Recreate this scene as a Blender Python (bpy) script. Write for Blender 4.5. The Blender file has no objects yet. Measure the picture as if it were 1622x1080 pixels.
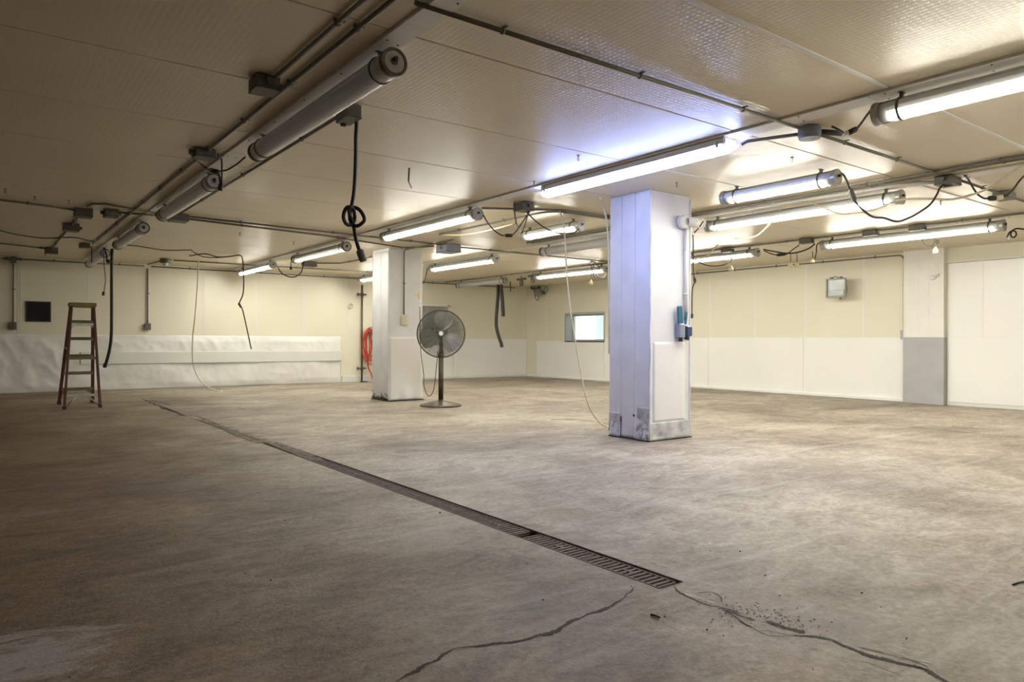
import bpy, math, random
from mathutils import Vector, Matrix, noise
random.seed(7)
S = bpy.context.scene
COL = S.collection

# ------------------------------------------------------------------ camera
F, YAW, PIT, ROL, CH = 1130.7, .6437, -.0003, .0041, 1.1
H = 2.765                                   # ceiling height
fw = Vector((math.sin(YAW)*math.cos(PIT), math.cos(YAW)*math.cos(PIT), math.sin(PIT)))
rt = fw.cross(Vector((0, 0, 1))).normalized(); up = rt.cross(fw)
rt, up = rt*math.cos(ROL)+up*math.sin(ROL), up*math.cos(ROL)-rt*math.sin(ROL)
C0 = Vector((0, 0, CH))
cam = bpy.data.cameras.new('camera'); cam.sensor_width = 36; cam.lens = F/1622*36
camo = bpy.data.objects.new('camera', cam); COL.objects.link(camo)
camo.matrix_world = Matrix(((rt.x, up.x, -fw.x, 0), (rt.y, up.y, -fw.y, 0), (rt.z, up.z, -fw.z, CH), (0, 0, 0, 1)))
S.camera = camo
def ray(x, y): return fw*F+rt*(x-811)-up*(y-540)
def onz(x, y, z=0.): d = ray(x, y); return C0+d*((z-CH)/d.z)
def onx(x, y, X): d = ray(x, y); return C0+d*(X/d.x)
def ony(x, y, Y): d = ray(x, y); return C0+d*(Y/d.y)
def dep(p): return (Vector(p)-C0).dot(fw)
def atd(x, y, d): return C0+ray(x, y)*(d/F)
def cable(pts, d0, d1=None):
    """points measured in the photograph, at distances running from d0 to d1"""
    d1 = d0 if d1 is None else d1
    n = len(pts)-1
    out = []
    for i, (x, y) in enumerate(pts):
        p = atd(x, y, 1/((1/d0)*(1-i/n)+(1/d1)*(i/n)))
        if p.z > H-.03: p = onz(x, y, H-.03)      # nothing above the ceiling
        out.append(p)
    return out
def spline(pts, k=6):
    P = [Vector(p) for p in pts]
    if len(P) < 3: return P
    out = []
    for i in range(len(P)-1):
        a, b, c, d = P[max(i-1, 0)], P[i], P[i+1], P[min(i+2, len(P)-1)]
        for j in range(k):
            t = j/k
            out.append(.5*((2*b)+(c-a)*t+(2*a-5*b+4*c-d)*t*t+(3*b-a-3*c+d)*t**3))
    return out+[P[-1]]

# ------------------------------------------------------------------ materials
def new_mat(name):
    m = bpy.data.materials.new(name); m.use_nodes = True
    nt = m.node_tree; nt.nodes.clear()
    o = nt.nodes.new('ShaderNodeOutputMaterial')
    return m, nt, o
def pm(name, col, rough=.5, metal=0., var=.12, vs=3., bump=0., bs=60., spec=.5, vdark=.6, stretch=None, coat=0):
    """procedural painted / metal surface: noise-varied colour and roughness, optional bump"""
    m, nt, o = new_mat(name); N = nt.nodes; L = nt.links
    b = N.new('ShaderNodeBsdfPrincipled'); L.new(b.outputs[0], o.inputs[0])
    b.inputs['Metallic'].default_value = metal; b.inputs['Specular IOR Level'].default_value = spec
    b.inputs['Coat Weight'].default_value = coat
    tc = N.new('ShaderNodeTexCoord'); mp = N.new('ShaderNodeMapping'); L.new(tc.outputs['Object'], mp.inputs[0])
    if stretch: mp.inputs['Scale'].default_value = stretch
    n = N.new('ShaderNodeTexNoise'); n.inputs['Scale'].default_value = vs; n.inputs['Detail'].default_value = 5
    L.new(mp.outputs[0], n.inputs['Vector'])
    r = N.new('ShaderNodeValToRGB'); L.new(n.outputs[0], r.inputs[0])
    r.color_ramp.elements[0].position = .3; r.color_ramp.elements[1].position = .7
    lo = [c*(1-var) for c in col]
    r.color_ramp.elements[0].color = (*lo, 1); r.color_ramp.elements[1].color = (*col, 1)
    L.new(r.outputs[0], b.inputs['Base Color'])
    mr = N.new('ShaderNodeMapRange'); L.new(n.outputs[0], mr.inputs[0])
    mr.inputs['To Min'].default_value = max(0, rough-.08); mr.inputs['To Max'].default_value = min(1, rough+.08)
    L.new(mr.outputs[0], b.inputs['Roughness'])
    if bump:
        n2 = N.new('ShaderNodeTexNoise'); n2.inputs['Scale'].default_value = bs; L.new(tc.outputs['Object'], n2.inputs['Vector'])
        bp = N.new('ShaderNodeBump'); bp.inputs['Strength'].default_value = bump; bp.inputs['Distance'].default_value = .01
        L.new(n2.outputs[0], bp.inputs['Height']); L.new(bp.outputs[0], b.inputs['Normal'])
    return m
def em(name, col, s):
    m, nt, o = new_mat(name)
    e = nt.nodes.new('ShaderNodeEmission'); e.inputs[0].default_value = (*col, 1); e.inputs[1].default_value = s
    nt.links.new(e.outputs[0], o.inputs[0]); return m
def sleeve_mat(name, clear, tint=(1, 1, 1), gr=.12, gk=0.):
    m, nt, o = new_mat(name); N = nt.nodes; L = nt.links
    t = N.new('ShaderNodeBsdfTransparent'); t.inputs[0].default_value = (*tint, 1)
    g = N.new('ShaderNodeBsdfGlossy'); g.inputs['Roughness'].default_value = gr
    d = N.new('ShaderNodeBsdfTranslucent'); d.inputs[0].default_value = (.93, .92, .92, 1)
    d2 = N.new('ShaderNodeBsdfDiffuse'); d2.inputs[0].default_value = (.93, .92, .92, 1)
    a = N.new('ShaderNodeMixShader'); a.inputs[0].default_value = .5; L.new(d.outputs[0], a.inputs[1]); L.new(d2.outputs[0], a.inputs[2])
    x = N.new('ShaderNodeMixShader'); x.inputs[0].default_value = 1-clear; L.new(t.outputs[0], x.inputs[1]); L.new(a.outputs[0], x.inputs[2])
    fr = N.new('ShaderNodeFresnel'); fr.inputs[0].default_value = 1.45
    y = N.new('ShaderNodeMixShader'); ad = N.new('ShaderNodeMath'); ad.inputs[1].default_value = gk; ad.use_clamp = True; L.new(fr.outputs[0], ad.inputs[0]); L.new(ad.outputs[0], y.inputs[0]); L.new(x.outputs[0], y.inputs[1]); L.new(g.outputs[0], y.inputs[2])
    L.new(y.outputs[0], o.inputs[0]); return m
LAMP = 118.; WRAP = 41.
M = dict(
    wall=pm('cream painted metal panel', (.74, .705, .575), .42, var=.06, vs=.7),
    ceil=None, concrete=None,
    white=pm('white painted trim', (.78, .77, .72), .45, var=.06, vs=4),
    sheet=pm('white plastic wall sheet', (.80, .79, .77), .38, var=.10, vs=2.2, bump=.12, bs=9),
    smooth_sheet=pm('smooth white wall sheet', (.83, .82, .80), .35, var=.05, vs=1.1),
    board=pm('grey white rub board', (.70, .71, .67), .5, var=.06, vs=2),
    colsheet=pm('white column cladding', (.78, .78, .80), .36, var=.13, vs=3.0, bump=.16, bs=7),
    scuffed=pm('scuffed galvanised skirt', (.66, .66, .66), .5, metal=.15, var=.5, vs=9, bump=.25, bs=40),
    dirt=pm('black grime and gap shade', (.05, .045, .04), .8, var=.5, vs=20),  # real grime, and painted shade inside the drain trench
    grey=pm('grey painted sheet', (.42, .42, .43), .45, var=.12, vs=3),
    steel=pm('brushed steel', (.56, .55, .52), .36, metal=.5, var=.3, vs=12),
    galv=pm('galvanised conduit', (.20, .185, .14), .5, metal=.2, var=.25, vs=5),
    box=pm('cast junction box', (.15, .14, .115), .55, metal=.2, var=.25, vs=14),
    bluebox=pm('blue grey box', (.30, .33, .40), .5, metal=.2, var=.2, vs=10),
    black=pm('black rubber', (.022, .02, .018), .55, var=.3, vs=20),
    blackgloss=pm('black glossy pane', (.012, .012, .016), .12, var=.3, vs=8),
    cord=pm('dark brown cord', (.05, .04, .028), .6, var=.3, vs=20),
    creamcord=pm('cream rope', (.72, .66, .48), .7, var=.2, vs=30),
    whitecord=pm('white cable', (.75, .73, .68), .55, var=.1, vs=20),
    creamplug=pm('cream plastic plug', (.75, .66, .40), .5, var=.15, vs=20),
    darksteel=pm('tarnished steel ring', (.16, .15, .125), .4, metal=.6, var=.3, vs=12),
    lens=pm('dusty floodlight glass', (.40, .42, .42), .3, metal=.2, var=.3, vs=6),
    refl=pm('white reflector enamel', (.80, .80, .78), .4, var=.05, vs=3),
    deadtube=pm('unlit phosphor tube', (.88, .87, .85), .3, var=.04, vs=3),
    lit=em('lit phosphor tube', (1., .972, .845), LAMP),
    wraplit=em('lit cool white lens', (.39, .49, 1.), WRAP),
    sleeve_lit=sleeve_mat('clear tube guard', .93), sleeve_dead=sleeve_mat('hazed tube guard', .30, (.98, .98, .97), .34, .14),
    red=pm('red rubber hose', (.55, .055, .03), .45, var=.35, vs=8),
    fibre=pm('red brown fibreglass rail', (.115, .035, .02), .5, var=.3, vs=8, stretch=(1, 1, .3)),
    yellow=pm('dull yellow cap', (.22, .18, .045), .5, var=.3, vs=12),
    alu=pm('aluminium step', (.20, .18, .10), .45, metal=.4, var=.25, vs=10),
    alubright=pm('bright aluminium brace', (.62, .60, .55), .4, metal=.5, var=.2, vs=10),
    bronze=pm('brown fan steel', (.085, .07, .045), .45, metal=.5, var=.3, vs=10),
    cage=pm('dark wire', (.11, .105, .09), .45, metal=.6, var=.2, vs=10),
    blade=pm('grey fan blade', (.42, .41, .38), .4, metal=.5, var=.15, vs=5),
    rust=pm('rusty cast iron grate', (.19, .145, .12), .75, metal=.25, var=.55, vs=14, bump=.3, bs=90),
    teal=pm('teal plastic', (.02, .13, .20), .4, var=.2, vs=9),
    navy=pm('navy plastic', (.03, .045, .13), .4, var=.2, vs=9),
    crack=pm('crack shadowed grit', (.06, .045, .033), .9, var=.5, vs=30),
    pale=pm('pale broken concrete', (.46, .42, .37), .85, var=.3, vs=20, bump=.4, bs=50),
    vent=pm('grey louvre sheet', (.33, .33, .31), .5, metal=.2, var=.15, vs=6),
    window_frame=pm('grey window lining', (.40, .42, .40), .45, var=.1, vs=3),
    silt=pm('packed grey silt', (.22, .18, .14), .9, var=.6, vs=22, bump=.5, bs=60),
    chip=pm('dark grit chip', (.03, .025, .02), .9, var=.3, vs=40),
    outwall=pm('pale outdoor panel', (.74, .84, .92), .6, var=.1, vs=2),
)
# ceiling: embossed glossy cream sheet
def ceil_mat():
    m, nt, o = new_mat('embossed cream ceiling panel'); N = nt.nodes; L = nt.links
    b = N.new('ShaderNodeBsdfPrincipled'); L.new(b.outputs[0], o.inputs[0])
    tc = N.new('ShaderNodeTexCoord')
    n = N.new('ShaderNodeTexNoise'); n.inputs['Scale'].default_value = .9; n.inputs['Detail'].default_value = 6; L.new(tc.outputs['Object'], n.inputs['Vector'])
    r = N.new('ShaderNodeValToRGB'); L.new(n.outputs[0], r.inputs[0])
    r.color_ramp.elements[0].position = .3; r.color_ramp.elements[1].position = .7
    r.color_ramp.elements[0].color = (.68, .595, .43, 1); r.color_ramp.elements[1].color = (.74, .66, .495, 1)
    L.new(r.outputs[0], b.inputs['Base Color'])
    b.inputs['Roughness'].default_value = .5; b.inputs['Specular IOR Level'].default_value = .15
    b.inputs['Coat Weight'].default_value = .62; b.inputs['Coat Roughness'].default_value = .30; b.inputs['Coat IOR'].default_value = 1.5
    # stucco embossing: a fine woven grid with noise
    w1 = N.new('ShaderNodeTexWave'); w1.bands_direction = 'X'; w1.inputs['Scale'].default_value = 8.5; w1.inputs['Distortion'].default_value = 1.2; w1.inputs['Detail Scale'].default_value = 3
    w2 = N.new('ShaderNodeTexWave'); w2.bands_direction = 'Y'; w2.inputs['Scale'].default_value = 8.5; w2.inputs['Distortion'].default_value = 1.2; w2.inputs['Detail Scale'].default_value = 3
    for w in (w1, w2): L.new(tc.outputs['Object'], w.inputs['Vector'])
    ad = N.new('ShaderNodeMath'); ad.operation = 'ADD'; L.new(w1.outputs['Fac'], ad.inputs[0]); L.new(w2.outputs['Fac'], ad.inputs[1])
    n3 = N.new('ShaderNodeTexNoise'); n3.inputs['Scale'].default_value = 38; L.new(tc.outputs['Object'], n3.inputs['Vector'])
    a2 = N.new('ShaderNodeMath'); a2.operation = 'ADD'; L.new(ad.outputs[0], a2.inputs[0]); L.new(n3.outputs[0], a2.inputs[1])
    bp = N.new('ShaderNodeBump'); bp.inputs['Strength'].default_value = .34; bp.inputs['Distance'].default_value = .004
    L.new(a2.outputs[0], bp.inputs['Height']); L.new(bp.outputs[0], b.inputs['Coat Normal'])
    return m
M['ceil'] = ceil_mat()
def floor_mat():
    m, nt, o = new_mat('worn stained concrete'); N = nt.nodes; L = nt.links
    b = N.new('ShaderNodeBsdfPrincipled'); L.new(b.outputs[0], o.inputs[0])
    tc = N.new('ShaderNodeTexCoord')
    def noi(sc, det=8, st=(1, 1, 1), rough=.6, dist=0.):
        mp = N.new('ShaderNodeMapping'); mp.inputs['Scale'].default_value = st; L.new(tc.outputs['Object'], mp.inputs[0])
        n = N.new('ShaderNodeTexNoise'); n.inputs['Scale'].default_value = sc; n.inputs['Detail'].default_value = det
        n.inputs['Roughness'].default_value = rough; n.inputs['Distortion'].default_value = dist
        L.new(mp.outputs[0], n.inputs['Vector']); return n.outputs[0]
    def ramp(f, p0, c0, p1, c1):
        r = N.new('ShaderNodeValToRGB'); L.new(f, r.inputs[0]); e = r.color_ramp.elements
        e[0].position = p0; e[0].color = (*c0, 1); e[1].position = p1; e[1].color = (*c1, 1); return r.outputs[0]
    def mix(f, a, c, mode='MIX', k=None):
        x = N.new('ShaderNodeMix'); x.data_type = 'RGBA'; x.blend_type = mode
        if k is None: L.new(f, x.inputs[0])
        else: x.inputs[0].default_value = k
        L.new(a, x.inputs[6])
        if isinstance(c, tuple): x.inputs[7].default_value = (*c, 1)
        else: L.new(c, x.inputs[7])
        return x.outputs[2]
    base = ramp(noi(.55, 9, (1, 1, 1), .62, .6), .33, (.205, .165, .135), .64, (.44, .39, .318))
    med = ramp(noi(2.6, 12, (1, 1.5, 1), .72, 1.6), .34, (.55, .52, .48), .62, (1.12, 1.12, 1.12))
    c = mix(None, base, med, 'MULTIPLY', .85)
    fine = ramp(noi(26, 10, (1, 1, 1), .8), .36, (.52, .50, .48), .60, (1.18, 1.18, 1.18))
    c = mix(None, c, fine, 'MULTIPLY', .8)
    # dark scattered grime specks
    sp = ramp(noi(11, 9, (1, 1, 1), .78, .4), 0.58, (0, 0, 0), .68, (1, 1, 1))
    c = mix(sp, c, (.09, .065, .045))
    # long pale drag marks
    st = ramp(noi(1.2, 10, (.35, 2.6, 1), .7, 1.6), .52, (0, 0, 0), .74, (.62, .62, .62))
    c = mix(st, c, (.46, .43, .39))
    # the slab on the ladder's side of the drain is browner: patchy dirt, with the dim side's shade put into the colour
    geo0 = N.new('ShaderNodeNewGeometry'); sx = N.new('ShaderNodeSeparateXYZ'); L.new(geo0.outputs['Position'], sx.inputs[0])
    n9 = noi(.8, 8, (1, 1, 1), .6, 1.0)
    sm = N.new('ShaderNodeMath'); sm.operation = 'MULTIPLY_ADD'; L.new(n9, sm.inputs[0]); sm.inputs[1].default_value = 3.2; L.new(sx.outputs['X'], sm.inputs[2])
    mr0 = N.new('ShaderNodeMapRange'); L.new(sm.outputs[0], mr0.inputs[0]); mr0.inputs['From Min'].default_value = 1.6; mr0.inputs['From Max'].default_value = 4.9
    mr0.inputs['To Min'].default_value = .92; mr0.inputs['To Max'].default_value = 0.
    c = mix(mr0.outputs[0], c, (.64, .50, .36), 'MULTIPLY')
    # pale lime bloom stain on the slab near the drain's dark side
    geo = N.new('ShaderNodeNewGeometry')
    ds = N.new('ShaderNodeVectorMath'); ds.operation = 'DISTANCE'; L.new(geo.outputs['Position'], ds.inputs[0]); ds.inputs[1].default_value = (.12, 2.95, 0)
    wob = noi(4.2, 12, (.5, 1.3, 1), .78, 2.2)
    su = N.new('ShaderNodeMath'); su.operation = 'MULTIPLY_ADD'; L.new(wob, su.inputs[0]); su.inputs[1].default_value = 1.35; L.new(ds.outputs['Value'], su.inputs[2])
    bl = ramp(su.outputs[0], .80, (.62, .62, .62), 1.30, (0, 0, 0))
    c = mix(bl, c, (.50, .47, .47))
    L.new(c, b.inputs['Base Color'])
    rr = ramp(noi(1.6, 6), .3, (.42,)*3, .7, (.68,)*3); L.new(rr, b.inputs['Roughness'])
    b.inputs['Specular IOR Level'].default_value = .35
    bp = N.new('ShaderNodeBump'); bp.inputs['Strength'].default_value = .5; bp.inputs['Distance'].default_value = .01
    ad = N.new('ShaderNodeMath'); ad.operation = 'ADD'; L.new(noi(55, 7, (1, 1, 1), .7), ad.inputs[0]); L.new(noi(6, 8, (1, 1, 1), .65), ad.inputs[1])
    L.new(ad.outputs[0], bp.inputs['Height']); L.new(bp.outputs[0], b.inputs['Normal'])
    return m
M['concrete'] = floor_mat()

# ------------------------------------------------------------------ mesh builder
def basis(d):
    d = Vector(d).normalized()
    a = Vector((0, 0, 1)) if abs(d.z) < .9 else Vector((1, 0, 0))
    u = d.cross(a).normalized(); return u, d.cross(u).normalized(), d
class MB:
    def __init__(s): s.v = []; s.f = []; s.sm = []
    def add(s, vs, fs, smooth=False):
        o = len(s.v); s.v += [Vector(v) for v in vs]
        for f in fs: s.f.append([i+o for i in f]); s.sm.append(smooth)
        return s
    def obox(s, c, ax, h, b=0.):
        c = Vector(c); ax = [Vector(a).normalized() for a in ax]
        if b <= 0:
            vs = [c+ax[0]*h[0]*i+ax[1]*h[1]*j+ax[2]*h[2]*k for k in (-1, 1) for j in (-1, 1) for i in (-1, 1)]
            return s.add(vs, [(0, 2, 3, 1), (4, 5, 7, 6), (0, 1, 5, 4), (2, 6, 7, 3), (0, 4, 6, 2), (1, 3, 7, 5)])
        b = min(b, min(h)*.9); vs = []; idx = {}
        for i in (-1, 1):
            for j in (-1, 1):
                for k in (-1, 1):
                    for a in range(3):
                        e = [h[0]-b, h[1]-b, h[2]-b]; e[a] = h[a]; idx[(i, j, k, a)] = len(vs)
                        vs.append(c+ax[0]*e[0]*i+ax[1]*e[1]*j+ax[2]*e[2]*k)
        fs = []
        for a in range(3):
            for sg in (-1, 1):
                q = []
                for p, r in ((-1, -1), (1, -1), (1, 1), (-1, 1)):
                    t = [0, 0, 0]; t[a] = sg; t[(a+1) % 3] = p; t[(a+2) % 3] = r; q.append(idx[(*t, a)])
                fs.append(q if sg > 0 else q[::-1])
        for a in range(3):
            p, r = (a+1) % 3, (a+2) % 3
            for sp in (-1, 1):
                for sr in (-1, 1):
                    t0 = [0, 0, 0]; t0[p] = sp; t0[r] = sr; t1 = list(t0); t0[a] = -1; t1[a] = 1
                    fs.append([idx[(*t0, p)], idx[(*t1, p)], idx[(*t1, r)], idx[(*t0, r)]])
        for i in (-1, 1):
            for j in (-1, 1):
                for k in (-1, 1): fs.append([idx[(i, j, k, 0)], idx[(i, j, k, 1)], idx[(i, j, k, 2)]])
        return s.add(vs, fs)
    def box(s, x0, x1, y0, y1, z0, z1, b=0.):
        return s.obox(((x0+x1)/2, (y0+y1)/2, (z0+z1)/2), ((1, 0, 0), (0, 1, 0), (0, 0, 1)), (abs(x1-x0)/2, abs(y1-y0)/2, abs(z1-z0)/2), b)
    def tube(s, pts, r, n=8, caps=True):
        P = [Vector(p) for p in pts]; R = r if isinstance(r, (list, tuple)) else [r]*len(P)
        t0 = (P[1]-P[0]).normalized(); u, w, _ = basis(t0); vs = []
        for i, p in enumerate(P):
            t = ((P[min(i+1, len(P)-1)]-P[max(i-1, 0)])).normalized()
            q = t0.rotation_difference(t); u = q @ u; w = q @ w; t0 = t
            vs += [p+(u*math.cos(2*math.pi*k/n)+w*math.sin(2*math.pi*k/n))*R[i] for k in range(n)]
        fs = [(i*n+k, i*n+(k+1) % n, (i+1)*n+(k+1) % n, (i+1)*n+k) for i in range(len(P)-1) for k in range(n)]
        s.add(vs, fs, True)
        if caps:
            o = len(s.v)-len(vs)
            s.f.append([o+k for k in range(n)][::-1]); s.sm.append(False)
            s.f.append([o+(len(P)-1)*n+k for k in range(n)]); s.sm.append(False)
        return s
    def cyl(s, a, b, r, n=14, r2=None):
        return s.tube([a, b], [r, r if r2 is None else r2], n)
    def lathe(s, prof, o, d, n=20):
        u, w, d = basis(d); o = Vector(o); vs = []
        for r, h in prof:
            vs += [o+d*h+(u*math.cos(2*math.pi*k/n)+w*math.sin(2*math.pi*k/n))*max(r, 1e-4) for k in range(n)]
        fs = [(i*n+k, i*n+(k+1) % n, (i+1)*n+(k+1) % n, (i+1)*n+k) for i in range(len(prof)-1) for k in range(n)]
        return s.add(vs, fs, False)
    def ring(s, c, ax, R, r, n=32, m=6, sq=1.):
        u, w, d = basis(ax); c = Vector(c)
        pts = []
        for i in range(n):
            a = 2*math.pi*i/n; e = u*math.cos(a)+w*math.sin(a)
            for k in range(m):
                b = 2*math.pi*k/m; pts.append(c+e*(R+r*math.cos(b))+d*r*sq*math.sin(b))
        fs = [(i*m+k, ((i+1) % n)*m+k, ((i+1) % n)*m+(k+1) % m, i*m+(k+1) % m) for i in range(n) for k in range(m)]
        return s.add(pts, fs, True)
    def sheet(s, o, u, v, nu, nv, fn, t=.004):
        """sheet with thickness: o + u*i + v*j, pushed out along u x v by fn(i, j) in 0..1"""
        o, u, v = Vector(o), Vector(u), Vector(v); nn = u.cross(v).normalized(); vs = []
        for side in (0, 1):
            for j in range(nv+1):
                for i in range(nu+1):
                    a, b = i/nu, j/nv
                    vs.append(o+u*a+v*b+nn*(fn(a, b)+t if side == 0 else 0.))
        W = nu+1; K = W*(nv+1); fs = []
        for j in range(nv):
            for i in range(nu):
                q = (j*W+i, j*W+i+1, (j+1)*W+i+1, (j+1)*W+i); fs.append(q); fs.append(tuple(K+x for x in q[::-1]))
        for i in range(nu):
            fs.append((i+1, i, K+i, K+i+1)); a = nv*W+i; fs.append((a, a+1, K+a+1, K+a))
        for j in range(nv):
            a = j*W; fs.append((a, a+W, K+a+W, K+a)); a = j*W+nu; fs.append((a+W, a, K+a, K+a+W))
        return s.add(vs, fs, True)
    def build(s, name, mat, parent=None, loc=None):
        off = Vector((0, 0, 0)); p = parent
        while p is not None: off += p.location; p = p.parent
        if parent is None and loc is not None: off = Vector(loc)
        me = bpy.data.meshes.new(name)
        me.from_pydata([tuple(v-off) for v in s.v], [], s.f)
        me.polygons.foreach_set('use_smooth', s.sm); me.update()
        me.materials.append(M[mat] if isinstance(mat, str) else mat)
        o = bpy.data.objects.new(name, me); COL.objects.link(o)
        if parent is not None: o.parent = parent
        elif loc is not None: o.location = loc
        return o
def tag(o, label=None, cat=None, group=None, kind=None):
    if label: o['label'] = label
    if cat: o['category'] = cat
    if group: o['group'] = group
    if kind: o['kind'] = kind
    return o
def empty(name, loc, label, cat, group=None, kind=None):
    o = bpy.data.objects.new(name, None); o.empty_display_size = .1; COL.objects.link(o); o.location = loc
    return tag(o, label, cat, group, kind)
def kids(o): return [c for c in bpy.data.objects if c.parent == o]
def dup(root, loc, label, group=None, rotz=None):
    r = root.copy(); COL.objects.link(r); r.location = loc; r['label'] = label
    if group: r['group'] = group
    if rotz is not None: r.rotation_euler = (0, 0, rotz)
    for ch in kids(root):
        c = ch.copy(); COL.objects.link(c); c.parent = r
        for g in kids(ch):
            d = g.copy(); COL.objects.link(d); d.parent = c
    return r

# ------------------------------------------------------------------ room shell
XW, YW, XL, YN = 13.7, 17.5, -9., -5.     # right wall, far wall, left wall, near wall
TX0, TX1, TY0, TY1 = 2.44, 2.585, 2.14, 7.66  # drain trench
b = MB()
def quad(b, x0, x1, y0, y1, z, flip=False):
    q = [(x0, y0, z), (x1, y0, z), (x1, y1, z), (x0, y1, z)]
    b.add(q, [(3, 2, 1, 0) if flip else (0, 1, 2, 3)])
for x0, x1, y0, y1 in ((XL-.2, TX0, YN-.2, YW+.2), (TX1, XW+.6, YN-.2, YW+.2), (TX0, TX1, YN-.2, TY0), (TX0, TX1, TY1, YW+.2)):
    quad(b, x0, x1, y0, y1, 0); quad(b, x0, x1, y0, y1, -.25, True)
b.add([(TX0, TY0, 0), (TX1, TY0, 0), (TX1, TY1, 0), (TX0, TY1, 0), (TX0, TY0, -.2), (TX1, TY0, -.2), (TX1, TY1, -.2), (TX0, TY1, -.2)],
      [(0, 4, 5, 1)[::-1], (1, 5, 6, 2)[::-1], (2, 6, 7, 3)[::-1], (3, 7, 4, 0)[::-1], (4, 5, 6, 7)])
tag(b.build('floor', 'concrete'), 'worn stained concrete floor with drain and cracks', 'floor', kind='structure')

SEAM = [2.26+1.2*k for k in range(-6, 13)]
b = MB(); ys = [YN]+SEAM+[YW]; ys = [y for y in ys if YN <= y <= YW]
for a, c in zip(ys[:-1], ys[1:]):
    g = .006
    b.box(XL, XW, a+g, c-g, H, H+.035, .002)
b.box(XL-.2, XW+.2, YN-.2, YW+.2, H+.03, H+.07)
tag(b.build('ceiling', 'ceil'), 'glossy embossed cream ceiling panels with long seams', 'ceiling', kind='structure')

def wall_strips(b, axis, at, s0, s1, z0, z1, pos, w=.014, t=.004):
    for p in pos:
        if axis == 'y': b.box(p-w/2, p+w/2, at-t, at+.01, z0, z1)
        else: b.box(at-t, at+.01, p-w/2, p+w/2, z0, z1)
b = MB(); b.box(XL, XW+.3, YW, YW+.2, 0, H+.02)
far_seams = [.69+1.172*k for k in range(-3, 12)]
tag(b.build('wall_far', 'wall'), 'cream panelled wall behind the ladder and fan', 'wall', kind='structure')
b = MB(); wall_strips(b, 'y', YW, XL, XW, 0, H, [p-.022 for p in far_seams]+[p+.022 for p in far_seams], .016)
tag(b.build('trim_20', 'white'), 'pale joint beads between the panels of the ladder wall', 'wall trim', kind='structure')
WY0, WY1, WZ0, WZ1 = 14.07, 15.67, 1.10, 1.88
b = MB()
b.box(XW, XW+.4, YN-.2, WY0, 0, H+.02); b.box(XW, XW+.4, WY1, YW+.2, 0, H+.02)
b.box(XW, XW+.4, WY0, WY1, 0, WZ0); b.box(XW, XW+.4, WY0, WY1, WZ1, H+.02)
rs = [6.95+1.2*k for k in range(0, 9)]
tag(b.build('wall_right', 'wall'), 'cream panelled wall with window and grey pilaster', 'wall', kind='structure')
b = MB(); wall_strips(b, 'x', XW, 0, 0, 1.18, H, [y for y in rs if not WY0 < y < WY1], .035, .003)
tag(b.build('trim_21', 'white'), 'pale joint strips between the panels of the floodlight wall', 'wall trim', kind='structure')
b = MB(); b.box(XL-.2, XL, YN, YW+.2, 0, H+.02); tag(b.build('wall_left', 'wall'), kind='structure')
b = MB(); b.box(XL-.2, XW+.3, YN-.2, YN, 0, H+.02); tag(b.build('wall_near', 'wall'), kind='structure')

# window
b = MB(); d = .30
b.box(XW-.006, XW+d, WY0, WY0+.012, WZ0, WZ1); b.box(XW-.006, XW+d, WY1-.012, WY1, WZ0, WZ1)
b.box(XW-.006, XW+d, WY0, WY1, WZ0, WZ0+.012); b.box(XW-.006, XW+d, WY0, WY1, WZ1-.012, WZ1)
for y in (WY0-.03, WY1): b.box(XW-.012, XW, y, y+.03, WZ0-.03, WZ1+.03)
for z in (WZ0-.03, WZ1): b.box(XW-.012, XW, WY0, WY1, z, z+.03)
wn = tag(b.build('window_1', 'window_frame'), 'small deep set window with bright daylight', 'window', kind='structure')
b = MB(); b.box(XW+d-.05, XW+d, WY0+.012, WY0+.06, WZ0+.012, WZ1-.012); b.box(XW+d-.05, XW+d, WY1-.06, WY1-.012, WZ0+.012, WZ1-.012)
b.box(XW+d-.05, XW+d, WY0+.06, WY1-.06, WZ0+.012, WZ0+.05); b.box(XW+d-.05, XW+d, WY0+.06, WY1-.06, WZ1-.06, WZ1-.012)
b.build('window_sash', 'window_frame', wn)
gm, nt, o = new_mat('clear pane'); t = nt.nodes.new('ShaderNodeBsdfTransparent'); g = nt.nodes.new('ShaderNodeBsdfGlossy'); g.inputs['Roughness'].default_value = .02
mx = nt.nodes.new('ShaderNodeMixShader'); mx.inputs[0].default_value = .06; nt.links.new(t.outputs[0], mx.inputs[1]); nt.links.new(g.outputs[0], mx.inputs[2]); nt.links.new(mx.outputs[0], o.inputs[0])
b = MB(); b.box(XW+d-.03, XW+d-.024, WY0+.06, WY1-.06, WZ0+.05, WZ1-.06); b.build('pane', gm, wn)
b = MB(); b.box(XW+1.6, XW+1.7, 8, 16.1, 0, 4); b.box(XW+1.58, XW+1.6, 15.75, 15.78, 0, 4)
tag(b.build('exterior_wall', 'outwall'), 'pale blue wall seen outside the window', 'wall', kind='structure')

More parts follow.
